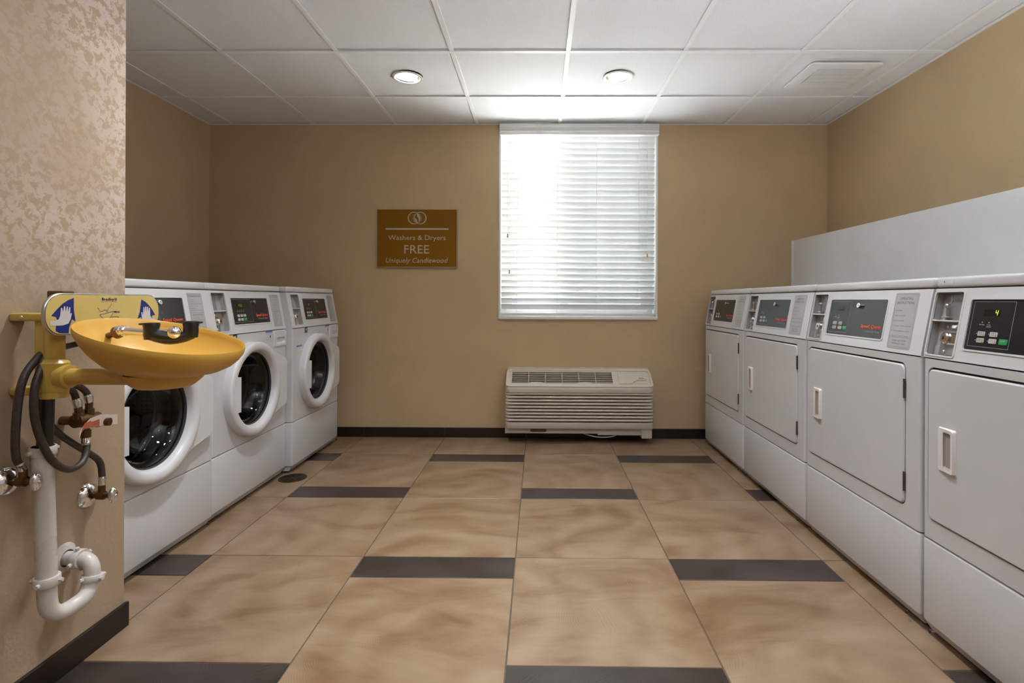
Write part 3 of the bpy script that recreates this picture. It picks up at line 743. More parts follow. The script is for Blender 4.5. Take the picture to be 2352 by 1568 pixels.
    g = G(CONS); g.text('START', x0+stk[0], y0+stk[1]+0.0005, 0.005, c+0.0017, 'C'); g.done('lettering', M['inkwhite'], kk, smooth=0, clean=False)
    g = G(CONS); g.text('Speed Queen', x1-0.016, y0+0.037, 0.0185, c+0.0002, 'R', width=0.114)
    for k in (-0.0011, -0.0006, 0.0006, 0.0011): g.text('Speed Queen', x1-0.016+k, y0+0.037+k*0.5, 0.0185, c+0.0001, 'R', width=0.114)
    g.done('brand_lettering', M['red'], cp, smooth=0, clean=False)
    g = G(CONS); g.text('Commercial Washer' if washer else 'Commercial Dryer', x1-0.020, y0+0.021, 0.0125, c+0.0002, 'R', width=0.096 if washer else 0.092); g.done('model_lettering', M['inkgrey'], cp, smooth=0, clean=False)
    lx, lz = (U(0.392), 1.006) if washer else (U(0.341), 1.004)
    g = G(CONS); g.disc(lx, lz, 0.0095, -0.003, 0.0095, 20, 0.0015); lk = g.done('panel_lock', M['chrome'], cp)
    g = G(CONS); g.lathe([(0.0045, 0.0098), (0.0030, 0.0098)], lx, lz, 14); g.done('keyway', M['ink'], cp, smooth=0)
    # instruction plaque
    px0, px1 = (U(0.562), U(0.656)) if washer else (U(0.529), U(0.638))
    if washer: px1 = min(px1, W2M-0.012)
    py0, py1 = (0.868, 1.047) if washer else (0.864, 1.050)
    g = G(CONS); g.rrect(px0, px1, py0, py1, 0.006, -0.002, 0.0012, 0.0005); pq = g.done('instruction_plaque', M['plaque'], root)
    c = 0.0014; pw = px1-px0
    g = G(CONS); g.frame(px0+0.005, px1-0.005, py0+0.005, py1-0.005, 0.0006, c)
    pm = (px0+px1)/2
    if not washer:
        g.text('OPERATING', pm, py1-0.024, 0.0125, c, 'C', width=0.062); g.text('INSTRUCTIONS', pm, py1-0.038, 0.0125, c, 'C', width=0.080)
        for i, t_ in enumerate(DRY_LINES): g.text(t_, px0+0.009, py1-0.061-i*0.0170, 0.0050, c, width=min(0.088, 0.0023*len(t_)))
        g.strip([(px0+0.006, py0+0.037), (px1-0.006, py0+0.037)], 0.0006, c, None)
        g.text('CLEAN LINT FILTER', pm, py0+0.024, 0.0075, c, 'C', width=0.064); g.text('AFTER EACH LOAD', pm, py0+0.014, 0.0075, c, 'C', width=0.062)
    else:
        g.text('OPERATING INSTRUCTIONS', pm, py1-0.017, 0.0072, c, 'C', width=pw*0.80)
        for i, t_ in enumerate(WSH_LINES): g.text(t_, px0+0.009, py1-0.031-i*0.0092, 0.0048, c, width=min(pw*0.82, 0.0020*len(t_)))
        g.strip([(px0+0.006, py1-0.086), (px1-0.006, py1-0.086)], 0.0006, c, None)
        g.text('DISPENSER INSTRUCTIONS', pm, py1-0.098, 0.0072, c, 'C', width=pw*0.74)
        for i, t_ in enumerate(WSH_LINES2): g.text(t_, px0+0.009, py1-0.111-i*0.0085, 0.0048, c, width=min(pw*0.82, 0.0020*len(t_)))
        for i, t_ in enumerate(('1. Pre-Wash Detergent', '    (If Used)', '2. Main Detergent', '3. Softener', '4. Bleach')): g.text(t_, px0+0.009, py0+0.036-i*0.0062, 0.0044, c, width=min(pw*0.5, 0.0019*len(t_)))
        for i in range(3): g.frame(px1-0.028, px1-0.010, py0+0.010+i*0.010, py0+0.0205+i*0.010, 0.0005, c)
    g.done('lettering', M['ink'], pq, smooth=0, clean=False)
    # number sticker on the cap
    if number:
        g = G(FRONT); ns = (U(0.020), U(0.075)); g.rrect(ns[0], ns[1], 1.0735, 1.0870, 0.005, -0.039, -0.0373); st_ = g.done('number_sticker', M['plastic'], root, smooth=0)
        g = G(FRONT); g.text(number, U(0.040), 1.0765, 0.0115, -0.0371, 'C'); g.done('lettering', M['red'] if washer else M['inkblack'], st_, smooth=0, clean=False)
    if not washer:
        # dryer door: rounded slab sitting in its opening, hinges right, pocket handle left
        g = G(FRONT); g.put([(U(0.020), 0.35, -0.0085), (U(0.635), 0.35, -0.0085), (U(0.635), 0.83, -0.0085), (U(0.020), 0.83, -0.0085)], [[0, 1, 2, 3]]); g.done('door_gap_shade', M['dark'], root, smooth=0)  # flat dark sheet, shade of the gap round the door put into its colour
        g = G(FRONT); g.rrect(U(0.0295), U(0.6235), 0.3625, 0.8165, 0.019, -0.008, 0.004, 0.004, 6); dr = g.done('door', M['white'], root)
        hx0, hx1, hz0, hz1 = U(0.072), U(0.139), 0.523, 0.653
        g = G(FRONT); ci = rr(hx0+0.024, hx1-0.011, hz0+0.012, hz1-0.012, 0.006, 4)
        co = rr(hx0, hx1, hz0, hz1, 0.006, 4); cm = rr(hx0+0.003, hx1-0.003, hz0+0.003, hz1-0.003, 0.005, 4)
        n = len(ci)
        lift = lambda p: 0.007+0.008*((p[0]-hx0)/(hx1-hx0))
        vs = [(*p, 0.003) for p in co]+[(*p, lift(p)) for p in cm]+[(*p, lift(p)-0.0005) for p in ci]
        g.put(vs, [[k*n+i, k*n+(i+1) % n, (k+1)*n+(i+1) % n, (k+1)*n+i] for k in (0, 1) for i in range(n)])
        hd = tag(g.done('door_handle', M['handle'], dr, smooth=40), 'white moulded handle')
        # pocket scooped into the door skin
        ci2 = rr(hx0+0.026, hx1-0.014, hz0+0.016, hz1-0.016, 0.006, 4)
        g = G(FRONT); g.put([(*p, lift(p)-0.0005) for p in ci]+[(*p, 0.0045) for p in ci2], [[i, (i+1) % n, n+(i+1) % n, n+i] for i in range(n)]+[[n+i for i in range(n)]]); g.done('handle_pocket', M['handledark'], dr, smooth=40)
        for zz in (0.7395, 0.4385):
            g = G(FRONT)
            for k in range(5): g.tube([(U(0.6255), zz-0.031+k*0.0125, 0.003), (U(0.6255), zz-0.031+k*0.0125+0.0118, 0.003)], 0.0042, 10)
            g.done('hinge', M['bronze'], root)
    else:
        ca, cbz = -0.028, 0.566
        # door: thick round ring, hinge cover on the right, handle plate on the left
        g = G(FRONT)
        g.lathe([(0.236, 0.000), (0.236, 0.030), (0.233, 0.038), (0.228, 0.0415), (0.215, 0.0430), (0.202, 0.0415), (0.194, 0.037), (0.188, 0.027), (0.184, 0.012), (0.182, 0.000), (0.180, -0.012)], ca, cbz, 64)
        dr = g.done('door', M['plastic'], root, smooth=50)
        g = G(FRONT); hp = [(0.150, cbz+0.190), (0.255, cbz+0.140), (0.285, cbz+0.115), (0.285, cbz-0.115), (0.255, cbz-0.150), (0.150, cbz-0.190)]
        hp = [(ca+0.06+a*0.98, b) for a, b in hp]
        # outline follows the ring on the inside
        arc = [(ca+0.230*math.cos(t), cbz+0.230*math.sin(t)) for t in [math.radians(-58+116*i/14) for i in range(15)]]
        outl = [(ca+0.313, cbz+0.112), (ca+0.345, cbz+0.088)]
        pol = arc+[(ca+0.205, cbz+0.165), (ca+0.318, cbz+0.118), (ca+0.334, cbz+0.098), (ca+0.334, cbz-0.118), (ca+0.318, cbz-0.140), (ca+0.205, cbz-0.165)]
        g.poly(pol, 0.0, 0.026); g.done('hinge_cover', M['plastic'], dr, smooth=0)
        g = G(FRONT); hz0, hz1 = cbz-0.088, cbz+0.080; hx, hx2 = ca-0.206, ca-0.164
        g.put([(hx, hz0, 0.0415), (hx2, hz0, 0.0475), (hx2, hz1, 0.0475), (hx, hz1, 0.0415), (hx, hz0, 0.020), (hx2, hz0, 0.010), (hx2, hz1, 0.010), (hx, hz1, 0.020)],
              [[0, 1, 2, 3], [4, 5, 1, 0], [1, 5, 6, 2], [2, 6, 7, 3], [3, 7, 4, 0], [4, 7, 6, 5]]); g.done('door_handle', M['plastic'], dr, smooth=0)
        g = G(FRONT); g.lathe([(0.1835, 0.012), (0.1790, 0.013), (0.1775, 0.006), (0.1770, -0.004)], ca, cbz, 64); g.done('door_trim_ring', M['trimgrey'], dr, smooth=50)
        g = G(FRONT); g.lathe([(0.178, 0.004), (0.160, 0.000), (0.150, -0.020), (0.135, -0.050), (0.110, -0.072), (0.070, -0.084), (0.030, -0.088), (0.001, -0.089)], ca, cbz, 56)
        g.done('door_glass', M['lens'], dr, smooth=60)
        g = G(FRONT); g.lathe([(0.181, -0.010), (0.196, -0.030), (0.190, -0.060), (0.204, -0.080), (0.186, -0.112), (0.196, -0.125), (0.250, -0.128)], ca, cbz, 48); g.done('door_gasket', M['gasket'], root, smooth=60)
        g = G(FRONT); g.lathe([(0.180, -0.126), (0.186, -0.120), (0.194, -0.126), (0.200, -0.140)], ca, cbz, 48); g.done('drum_lip', M['drumlip'], root, smooth=60)
        g = G(FRONT); g.lathe([(0.200, -0.138), (0.262, -0.150), (0.262, -0.460), (0.060, -0.480), (0.001, -0.470)], ca, cbz, 48)
        for k in range(3):
            t = 2*PI*k/3+0.5; cs, sn = math.cos(t), math.sin(t)
            for e in (-1, 1): g.put([(ca+0.262*cs-e*0.04*sn, cbz+0.262*sn+e*0.04*cs, -0.16), (ca+0.262*cs-e*0.04*sn, cbz+0.262*sn+e*0.04*cs, -0.45), (ca+0.20*cs, cbz+0.20*sn, -0.43), (ca+0.20*cs, cbz+0.20*sn, -0.18)], [[0, 1, 2, 3]])
        g.done('drum', M['drum'], root, smooth=40, clean=False)
        # soap dispenser flap with a scooped finger pull
        sx0, sx1, sz0, sz1 = U(0.543), U(0.679), 0.755, 0.842
        g = G(FRONT); ci = rr(sx0+0.028, sx1-0.014, sz0+0.014, sz1-0.036, 0.010, 4); co = rr(sx0, sx1, sz0, sz1, 0.006, 4); n = len(ci)
        g.put([(*p, 0.0) for p in co]+[(*p, 0.006) for p in rr(sx0+0.002, sx1-0.002, sz0+0.002, sz1-0.002, 0.005, 4)]+[(*p, 0.006) for p in ci]+[(p[0], p[1], 0.004 if p[1] < (sz0+0.03) else -0.016) for p in rr(sx0+0.030, sx1-0.016, sz0+0.016, sz1-0.038, 0.008, 4)],
              [[k*n+i, k*n+(i+1) % n, (k+1)*n+(i+1) % n, (k+1)*n+i] for k in (0, 1, 2) for i in range(n)]+[[3*n+i for i in range(n)]]); g.done('soap_dispenser', M['plastic'], root, smooth=35)
        # stickers
        g = G(FRONT); g.box(U(0.459), U(0.529), 0.797, 0.8465, 0.0, 0.0005); s_ = g.done('warning_sticker', M['sticker'], root, smooth=0)
        g = G(FRONT); g.put([(U(0.459), 0.838, .0007), (U(0.529), 0.838, .0007), (U(0.529), 0.8465, .0007), (U(0.459), 0.8465, .0007)], [[0, 1, 2, 3]]); g.done('sticker_band', M['stblue'], s_, smooth=0)
        g = G(FRONT)
        for i, t_ in enumerate(('Wash full loads only', 'for best results')): g.text(t_, U(0.494), 0.832-i*0.006, 0.005, 0.0007, 'C', width=0.058)
        g.put([(U(0.502), 0.809, .0007), (U(0.515), 0.809, .0007), (U(0.515), 0.822, .0007), (U(0.502), 0.822, .0007)], [[0, 1, 2, 3]]); g.strip([(U(0.473), 0.815), (U(0.478), 0.812), (U(0.488), 0.818)], 0.0015, .0007, None)
        for i in range(2): g.text('Read the user manual', U(0.494), 0.804-i*0.005, 0.004, 0.0007, 'C', width=0.05)
        g.done('lettering', M['ink'], s_, smooth=0, clean=False)
        g = G(FRONT); g.box(U(0.160), U(0.194), 0.814, 0.848, 0.0, 0.0005); s_ = g.done('emblem_sticker', M['inkblack'], root, smooth=0)
        g = G(FRONT); ex, ez = U(0.177), 0.835
        g.put([(ex+0.006*math.cos(t)+0.002, ez+0.0085*math.sin(t)*0.9, .0007) for t in [2*PI*i/16 for i in range(16)]], [list(range(16))])
        g.strip([(ex-0.013, ez+0.010), (ex-0.004, ez+0.002), (ex-0.013, ez-0.006)], 0.002, .0007, None); g.strip([(ex-0.004, ez-0.009), (ex+0.012, ez-0.004)], 0.002, .0007, None)
        g.text('SAVE', ex, 0.8165, 0.008, 0.0007, 'C', width=0.026); g.done('emblem_print', M['inkwhite'], s_, smooth=0, clean=False)
        if disp != '':
            pass
    return root, U
XD, XW = 1.192, -1.470
dryers = [('tumble_dryer', 3.7125, 'white coin dryer nearest the window wall, farthest of the right-hand row', '1', None),
          ('b', 3.0150, 'white coin dryer second from the window wall in the right-hand row', '2', None),
          ('c', 2.3175, 'white coin dryer third from the window wall with window glare on its console', '3', None),
          ('d', 1.6200, 'white coin dryer nearest the camera, cut off by the right edge, green digit 4 lit', '4', '  4')]
for nm, yb, lab, num, dsp in dryers:
    r, U = machine('dryer', (XD, yb-0.349, 0), -PI/2, lab, 'dryers along the right-hand chase', num if num == '4' else None, dsp or '')
for x, y0, lab, num, dsp in ((-1.464, 1.630, 'white front-loading washer beside the yellow eyewash bowl, partly behind the tan partition', '', ''),
                             (-1.472, 2.321, 'white front-loading washer in the middle of the left row, behind the bowl tip', '2', '1458'),
                             (-1.437, 3.012, 'white front-loading washer nearest the window wall, next to the bare tan wall', '1', '58')):
    r, U = machine('washer', (x, y0+0.343, 0), PI/2, lab, 'washers along the left wall', num, dsp)
    if y0 > 3:
        g = G(FRONT); g.box(U(0.050), U(0.122), 0.712, 0.746, 0.0, 0.0005); s_ = g.done('notice_sticker', M['sticker'], r, smooth=0)
        g = G(FRONT); g.put([(U(0.050), 0.736, .0007), (U(0.122), 0.736, .0007), (U(0.122), 0.746, .0007), (U(0.050), 0.746, .0007)], [[0, 1, 2, 3]]); g.done('sticker_band', M['stblue'], s_, smooth=0)
        g = G(FRONT); g.text('NOTICE', U(0.086), 0.7375, 0.009, .0009, 'C', width=0.045); g.done('band_lettering', M['sticker'], s_, smooth=0, clean=False)
        g = G(FRONT)
        for i in range(3): g.text('Do not open while drum turns', U(0.053), 0.730-i*0.007, 0.005, .0007, width=0.064-0.008*i)
        g.done('lettering', M['ink'], s_, smooth=0, clean=False)

# ------------------------------------------------------------------ wall air conditioner
AX0, AX1 = -0.2335, 0.8200
ac = thing('air_conditioner', ((AX0+AX1)/2, YB, 0.043), 'beige through-wall air conditioner with ribbed front cover under the window', 'air conditioner')
AO = Vector(((AX0+AX1)/2, YB, 0.043))
def ag(fn=BACKW): return G(lambda a, b, c: fn(a, b, c)-AO)
prof = [(0.1885, 0.1130), (0.1900, 0.116), (0.1925, 0.150), (0.1915, 0.1565)]
nr = 9
for k in range(nr+0):
    z0 = 0.158+k*(0.367-0.158)/(nr); h = (0.367-0.158)/nr
    for t, e in ((0.02, -0.036), (0.26, -0.034), (0.32, -0.005), (0.47, 0.0), (0.72, 0.0), (0.90, -0.005), (0.97, -0.033)): prof.append((0.1935+e, z0+h*t))
prof += [(0.1900, 0.3665), (0.1955, 0.369), (0.1965, 0.385), (0.1950, 0.404), (0.1890, 0.4125)]
R = 0.034
st = [(0.0, 1.0)]+[(R*(1-math.cos(PI/2*i/6)), 1-math.sin(PI/2*i/6)) for i in range(0, 7)]
stations = [(AX0+a, s) for a, s in st]+[(AX0+0.07, 0), (AX1-0.07, 0)]+[(AX1-a, s) for a, s in reversed(st)]
g = ag(); vs = []; n = len(prof)
for i, (x, s) in enumerate(stations):
    for c, z in prof:
        fade = min(1.0, max(0.0, (min(x-AX0, AX1-x))/0.07))
        cc = (0.1930+(c-0.1930)*fade) if 0.157 < z < 0.3668 else c
        cc = cc-R*s
        if i in (0, len(stations)-1): cc = 0.0005
        vs.append((x, z, cc))
fs = [[i*n+k, i*n+k+1, (i+1)*n+k+1, (i+1)*n+k] for i in range(len(stations)-1) for k in range(n-1)]
g.put(vs, fs)
bot = [i*n for i in range(len(stations))]; g.put([vs[i] for i in bot], [list(range(len(bot)))])
cover = g.done('front_cover', M['ac'], ac, smooth=50)
# sloped top with discharge opening and control door
SLc0, SLz0, SLc1, SLz1 = 0.189, 0.4125, 0.048, 0.5060
SLL = math.hypot(SLc1-SLc0, SLz1-SLz0); ux, uz = (SLc1-SLc0)/SLL, (SLz1-SLz0)/SLL
def SLP(a, b, c): return BACKW(a, SLz0+uz*b-ux*c, SLc0+ux*b+uz*c)
g = ag(SLP)
hole = (-0.1885, 0.5335, 0.034, 0.152)
plate_grid(g, AX0+0.006, AX1-0.006, 0, SLL, [hole], 0.0, -0.014)
g.fn = lambda a, b, c: BACKW(a, b, c)-AO
g.put([(AX0+0.006, SLz1, SLc1), (AX1-0.006, SLz1, SLc1), (AX1-0.01, 0.517, 0.0005), (AX0+0.01, 0.517, 0.0005)], [[0, 1, 2, 3]])
for x in (AX0+0.006, AX1-0.006): g.put([(x, SLz0, SLc0-0.001), (x, SLz1, SLc1), (x, 0.517, 0.0005), (x, SLz0-0.01, 0.0005)], [[0, 1, 2, 3]])
g.done('top_panel', M['ac'], ac, smooth=0)
# raised rounded rim round the sloped top
g = ag(SLP); co = rr(AX0+0.004, AX1-0.004, -0.006, SLL+0.004, 0.030, 6); ci = rr(AX0+0.030, AX1-0.020, 0.012, SLL-0.006, 0.022, 6); g.holed(co, ci, -0.006, 0.004); g.done('top_rim', M['ac'], ac, smooth=0)
g = ag(SLP); x0, x1, y0, y1 = hole
q = [(x0, y0), (x1, y0), (x1, y1), (x0, y1)]
g.put([(*p, -0.013) for p in q]+[(*p, -0.075) for p in q], [[4, 5, 6, 7]]+[[i, (i+1) % 4, 4+(i+1) % 4, 4+i] for i in range(4)]); g.done('air_duct', M['acdark'], ac, smooth=0)
for k in range(5):
    b = y0+0.012+k*(y1-y0-0.018)/4.4
    g = ag(SLP); g.box(x0, x1, b-0.0022, b+0.0022, -0.016, -0.002, 0.0008, 1); g.done('grille_blade', M['ac'], ac, smooth=0)
for k in range(1, 6):
    x = x0+(x1-x0)*k/6
    g = ag(SLP); g.box(x-0.0018, x+0.0018, y0, y1, -0.017, -0.0005, 0.0006, 1); g.done('grille_bar', M['ac'], ac, smooth=0)
for k in (0, 1):
    xx = x0+(x1-x0)*(0.245+0.475*k)
    g = ag(SLP); g.poly([(xx-0.055, y0), (xx+0.055, y0), (xx+0.03, y0+0.010), (xx, y0+0.013), (xx-0.03, y0+0.010)], -0.014, 0.0); g.done('grille_tab', M['ac'], ac, smooth=0)
# control door with finger scoop
g = ag(SLP); dx0, dx1, dy0, dy1 = 0.5765, 0.7800, 0.026, 0.156
sc = [(dx0, dy0), (dx1-0.118, dy0), (dx1-0.098, dy0+0.022), (dx1-0.075, dy0+0.036), (dx1-0.050, dy0+0.041), (dx1-0.010, dy0+0.041), (dx1, dy0+0.052), (dx1, dy1), (dx0, dy1)]
g.poly(sc, 0.0, 0.0045); cd_ = g.done('control_door', M['ac'], ac, smooth=0)
g = ag(SLP); g.poly([(dx1-0.112, dy0), (dx1-0.004, dy0+0.004), (dx1-0.002, dy0+0.040), (dx1-0.05, dy0+0.039), (dx1-0.09, dy0+0.024)], 0.0002, 0.0012); g.done('finger_scoop', M['acmetal'], ac, smooth=0)
g = ag(SLP); g.text('Amana', dx1-0.040, dy0+0.054, 0.018, 0.0048, 'C', width=0.040, shear=0.25)
for k in (-0.0006, 0.0006): g.text('Amana', dx1-0.040+k, dy0+0.054, 0.018, 0.0047, 'C', width=0.040, shear=0.25)
g.done('lettering', M['inkblack'], cd_, smooth=0, clean=False)
# chassis skirt, cord cover and caulk bead
g = ag(); g.box(AX0-0.001, 0.424, 0.0745, 0.116, 0.0005, 0.168, 0.002); sk = g.done('chassis_skirt', M['acmetal'], ac, smooth=0)
g = ag(); g.rrect(-0.055, 0.060, 0.086, 0.108, 0.010, 0.166, 0.1705); g.done('skirt_vent', M['woodblock'], sk, smooth=0)
g = ag(); g.box(0.424, 0.742, 0.0650, 0.116, 0.0005, 0.170, 0.002); g.done('chassis_skirt', M['acmetal'], ac, smooth=0)
g = ag(); g.box(0.732, 0.806, 0.0450, 0.115, 0.0005, 0.182, 0.004); g.done('cord_box', M['acmetal'], ac, smooth=0)
g = ag(lambda a, b, c: Vector((a, b, c))); g.tube([(0.30, YB-0.12, 0.075), (0.36, YB-0.150, 0.060), (0.44, YB-0.165, 0.0495), (0.53, YB-0.160, 0.054), (0.585, YB-0.13, 0.072)], 0.0032, 8, 5); g.done('power_cord', M['pvc'], ac)
g = ag(); g.tube([(AX0+0.01+k*(AX1-AX0-0.02)/30, 0.518+0.002*math.sin(k*1.7), 0.003) for k in range(31)], 0.0045, 6); g.done('caulk_bead', M['ac'], ac)

# ------------------------------------------------------------------ wall sign
sx0, sx1, sz0, sz1 = -1.2054, -0.6027, 1.2588, 1.6949
sg = thing('wall_sign', ((sx0+sx1)/2, YB, (sz0+sz1)/2), 'ochre rectangular sign about free washers and dryers on the far wall', 'sign')
SO = Vector(((sx0+sx1)/2, YB, (sz0+sz1)/2)); sw, sh_ = (sx1-sx0)/2, (sz1-sz0)/2
def sgn(): return G(lambda a, b, c: Vector((a, -c, b)))
g = sgn(); g.box(-sw, sw, -sh_, sh_, 0.0005, 0.011, 0.001); g.done('sign_board', M['sign'], sg, smooth=0)
g = sgn(); g.frame(-sw+0.001, sw-0.001, -sh_+0.001, sh_-0.001, 0.0035, 0.0112, 0.0135); g.done('sign_border', M['signink'], sg, smooth=0)
u = lambda px: (px-1066)/1810*0.6027; v = lambda py: (767-py)/1318*0.4361      # sign proportions
c = 0.0116
g = sgn(); g.box(u(362), u(1772), v(575), v(541), 0.011, c); g.done('divider_line', M['signink'], sg, smooth=0)
g = sgn(); b0 = v(806); H_ = v(695)-v(806)
g.text('Washers & Dryers', 0, b0, H_/0.70, c, 'C', width=u(1708)-u(425)); g.done('lettering', M['signink'], sg, smooth=0, clean=False)
g = sgn(); g.text('FREE', u(1062), v(1107), (v(918)-v(1107))/0.70, c, 'C', width=u(1340)-u(785)); g.done('lettering', M['signink'], sg, smooth=0, clean=False)
g = sgn(); g.text('Uniquely Candlewood', u(1050), v(1315), (v(1200)-v(1315))/0.72, c, 'C', width=u(1740)-u(365), shear=0.24); g.done('lettering', M['signink'], sg, smooth=0, clean=False)
g = sgn()
px = 0.6027/1810
def crescent(ccx, thick_side):
    N = 64; vs = []; r = 138*px
    for i in range(N):
        t = 2*PI*i/N
        w = (7+13*(0.5+0.5*math.cos(t-thick_side)))*px*1.15
        vs += [(ccx+r*math.cos(t), v(313)+r*math.sin(t), c), (ccx+(r-w)*math.cos(t), v(313)+(r-w)*math.sin(t), c)]
    g.put(vs, [[2*i, 2*((i+1) % N), 2*((i+1) % N)+1, 2*i+1] for i in range(N)])
crescent(u(998), PI); crescent(u(1141), 0)
# almond where the rings overlap, split by an S-shaped flame
le = [(1066, 195), (1030, 240), (1003, 290), (1003, 330), (1022, 380), (1066, 432)]
fl_l = [(1066, 195), (1035, 245), (1012, 285), (1020, 310), (1036, 325), (1040, 310), (1060, 345), (1075, 385), (1072, 415), (1066, 432)]
g.put([(u(a), v(b), c) for a, b in le+fl_l[::-1][1:-1]], [list(range(len(le)+len(fl_l)-2))])
ri = [(1075, 195), (1112, 240), (1140, 290), (1143, 335), (1118, 385), (1080, 425)]
fl_r = [(1075, 195), (1066, 225), (1062, 250), (1075, 285), (1098, 320), (1106, 355), (1098, 395), (1080, 425)]
g.put([(u(a), v(b), c) for a, b in ri+fl_r[::-1][1:-1]], [list(range(len(ri)+len(fl_r)-2))])
for sgn_ in (-1, 1):
    for k in range(13):
        t = math.radians(-62+124*k/12)
        if sgn_ > 0: x1_, y1_ = 1072+78*math.cos(t), 315-98*math.sin(t); x2_, y2_ = 1072+(112+(10 if k % 2 else 0))*math.cos(t), 315-128*math.sin(t)
        else: x1_, y1_ = 1066-66*math.cos(t), 315-98*math.sin(t); x2_, y2_ = 1066-(112+(10 if k % 2 else 0))*math.cos(t), 315-128*math.sin(t)
        d_ = Vector((u(x2_)-u(x1_), v(y2_)-v(y1_))); nrm = Vector((-d_.y, d_.x)).normalized()*0.0013
        g.put([(u(x1_)+nrm.x, v(y1_)+nrm.y, c), (u(x1_)-nrm.x, v(y1_)-nrm.y, c), (u(x2_), v(y2_), c)], [[0, 1, 2]])
g.done('emblem', M['signink'], sg, smooth=0, clean=False)

# ------------------------------------------------------------------ ceiling fittings
labs = ['recessed ceiling downlight with white trim, left one of the two in view', 'recessed ceiling downlight with white trim, right one above the window',
        'added unseen ceiling downlight just above the top picture edge, washer side', 'added unseen ceiling downlight just above the top picture edge, dryer side',
        'recessed ceiling downlight left of centre just ahead of the camera', 'recessed ceiling downlight right of centre just ahead of the camera',
        'recessed ceiling downlight near the rear wall on the partition side', 'recessed ceiling downlight near the rear wall on the dryer side']
proto = None
for i, (lx, ly) in enumerate(LIGHTS):
    if i == 0: lx, ly = -0.774, 3.0355
    if i == 1: lx, ly = 0.462, 3.0335
    r = thing('recessed_downlight', (lx, ly, ZC), labs[i], 'ceiling light', 'recessed downlights in the ceiling')
    if proto is None:
        g = G(DOWN); g.lathe([(0.0885, -0.0042), (0.0885, -0.001), (0.0865, 0.0012), (0.0770, 0.0018), (0.0735, 0.0), (0.0730, -0.006)], n=48); a = g.done('trim_ring', M['trim'], r, smooth=50)
        g = G(DOWN); g.lathe([(0.0735, -0.003), (0.0735, -0.04), (0.068, -0.090), (0.058, -0.125), (0.001, -0.128)], n=48); b = g.done('reflector', M['reflector'], r, smooth=50)
        tubes = []
        for k in range(3):
            t = math.radians(90+120*k); g = G(DOWN); g.tube([(0.030*math.cos(t), 0.030*math.sin(t), -0.120), (0.030*math.cos(t), 0.030*math.sin(t), -0.036)], 0.0075, 12); tubes.append(g.done('lamp_tube', M['lamp'], r))
        proto = [a, b]+tubes
    else:
        for p_ in proto: copy_part(p_, r)
    ld = bpy.data.lights.new('downlight_beam', 'AREA'); ld.shape = 'DISK'; ld.size = 0.105; ld.energy = LAMP_W[i]; ld.color = LAMP_C; ld.spread = math.radians(165)
    lo = bpy.data.objects.new('downlight_beam', ld); COL.objects.link(lo); lo.parent = r; lo.location = (0, 0, 0.088)

vt = thing('exhaust_vent', (1.681, 3.000, ZC), 'square white exhaust fan grille on the ceiling panel by the right wall', 'vent')
def vg(): return G(lambda a, b, c: Vector((a, -b, -c)))
VX, VY = 0.197, 0.170
ix, iy = 0.136, 0.118
g = vg(); vs = []; fs = []
co = rr(-VX, VX, -VY, VY, 0.018, 5); cm = rr(-VX+0.010, VX-0.010, -VY+0.010, VY-0.010, 0.014, 5); ci = rr(-ix, ix, -iy, iy, 0.002, 5); n = len(co)
g.put([(*p, -0.002) for p in cm]+[(*p, 0.003) for p in co]+[(*p, 0.011) for p in co]+[(*p, 0.015) for p in cm]+[(*p, 0.016) for p in ci]+[(*p, 0.006) for p in ci], [[k*n+i, k*n+(i+1) % n, (k+1)*n+(i+1) % n, (k+1)*n+i] for k in range(5) for i in range(n)])
g.done('vent_plate', M['vent'], vt, smooth=40)
g = vg(); g.put([(-ix, -iy, 0.007), (ix, -iy, 0.007), (ix, iy, 0.007), (-ix, iy, 0.007)], [[0, 1, 2, 3]]); g.done('vent_duct', M['ventdark'], vt, smooth=0)
g = vg()
bul = lambda b: 0.0155+0.006*(1-(b/iy)**2)
for k in range(37):
    a = -ix+2*ix*k/36
    for j in range(8):
        b0_, b1_ = -iy+2*iy*j/8, -iy+2*iy*(j+1)/8
        g.put([(a-0.0026, b0_, bul(b0_)), (a+0.0026, b0_, bul(b0_)), (a+0.0026, b1_, bul(b1_)), (a-0.0026, b1_, bul(b1_))], [[0, 1, 2, 3]])
for k in range(25):
    b = -iy+2*iy*k/24; w = 0.0048 if k % 5 == 0 else 0.0032
    g.put([(-ix, b-w, bul(b)+0.0002), (ix, b-w, bul(b)+0.0002), (ix, b+w, bul(b)+0.0002), (-ix, b+w, bul(b)+0.0002)], [[0, 1, 2, 3]])
tag(g.done('grille_mesh', M['vent'], vt, smooth=0, clean=False, recalc=False), kind='stuff')
for sx in (-1, 1):
    g = vg(); g.box(sx*(VX-0.035)-0.005, sx*(VX-0.035)+0.005, -0.055, -0.035, 0.010, 0.0165, 0.001); g.done('clip', M['vent'], vt, smooth=0)

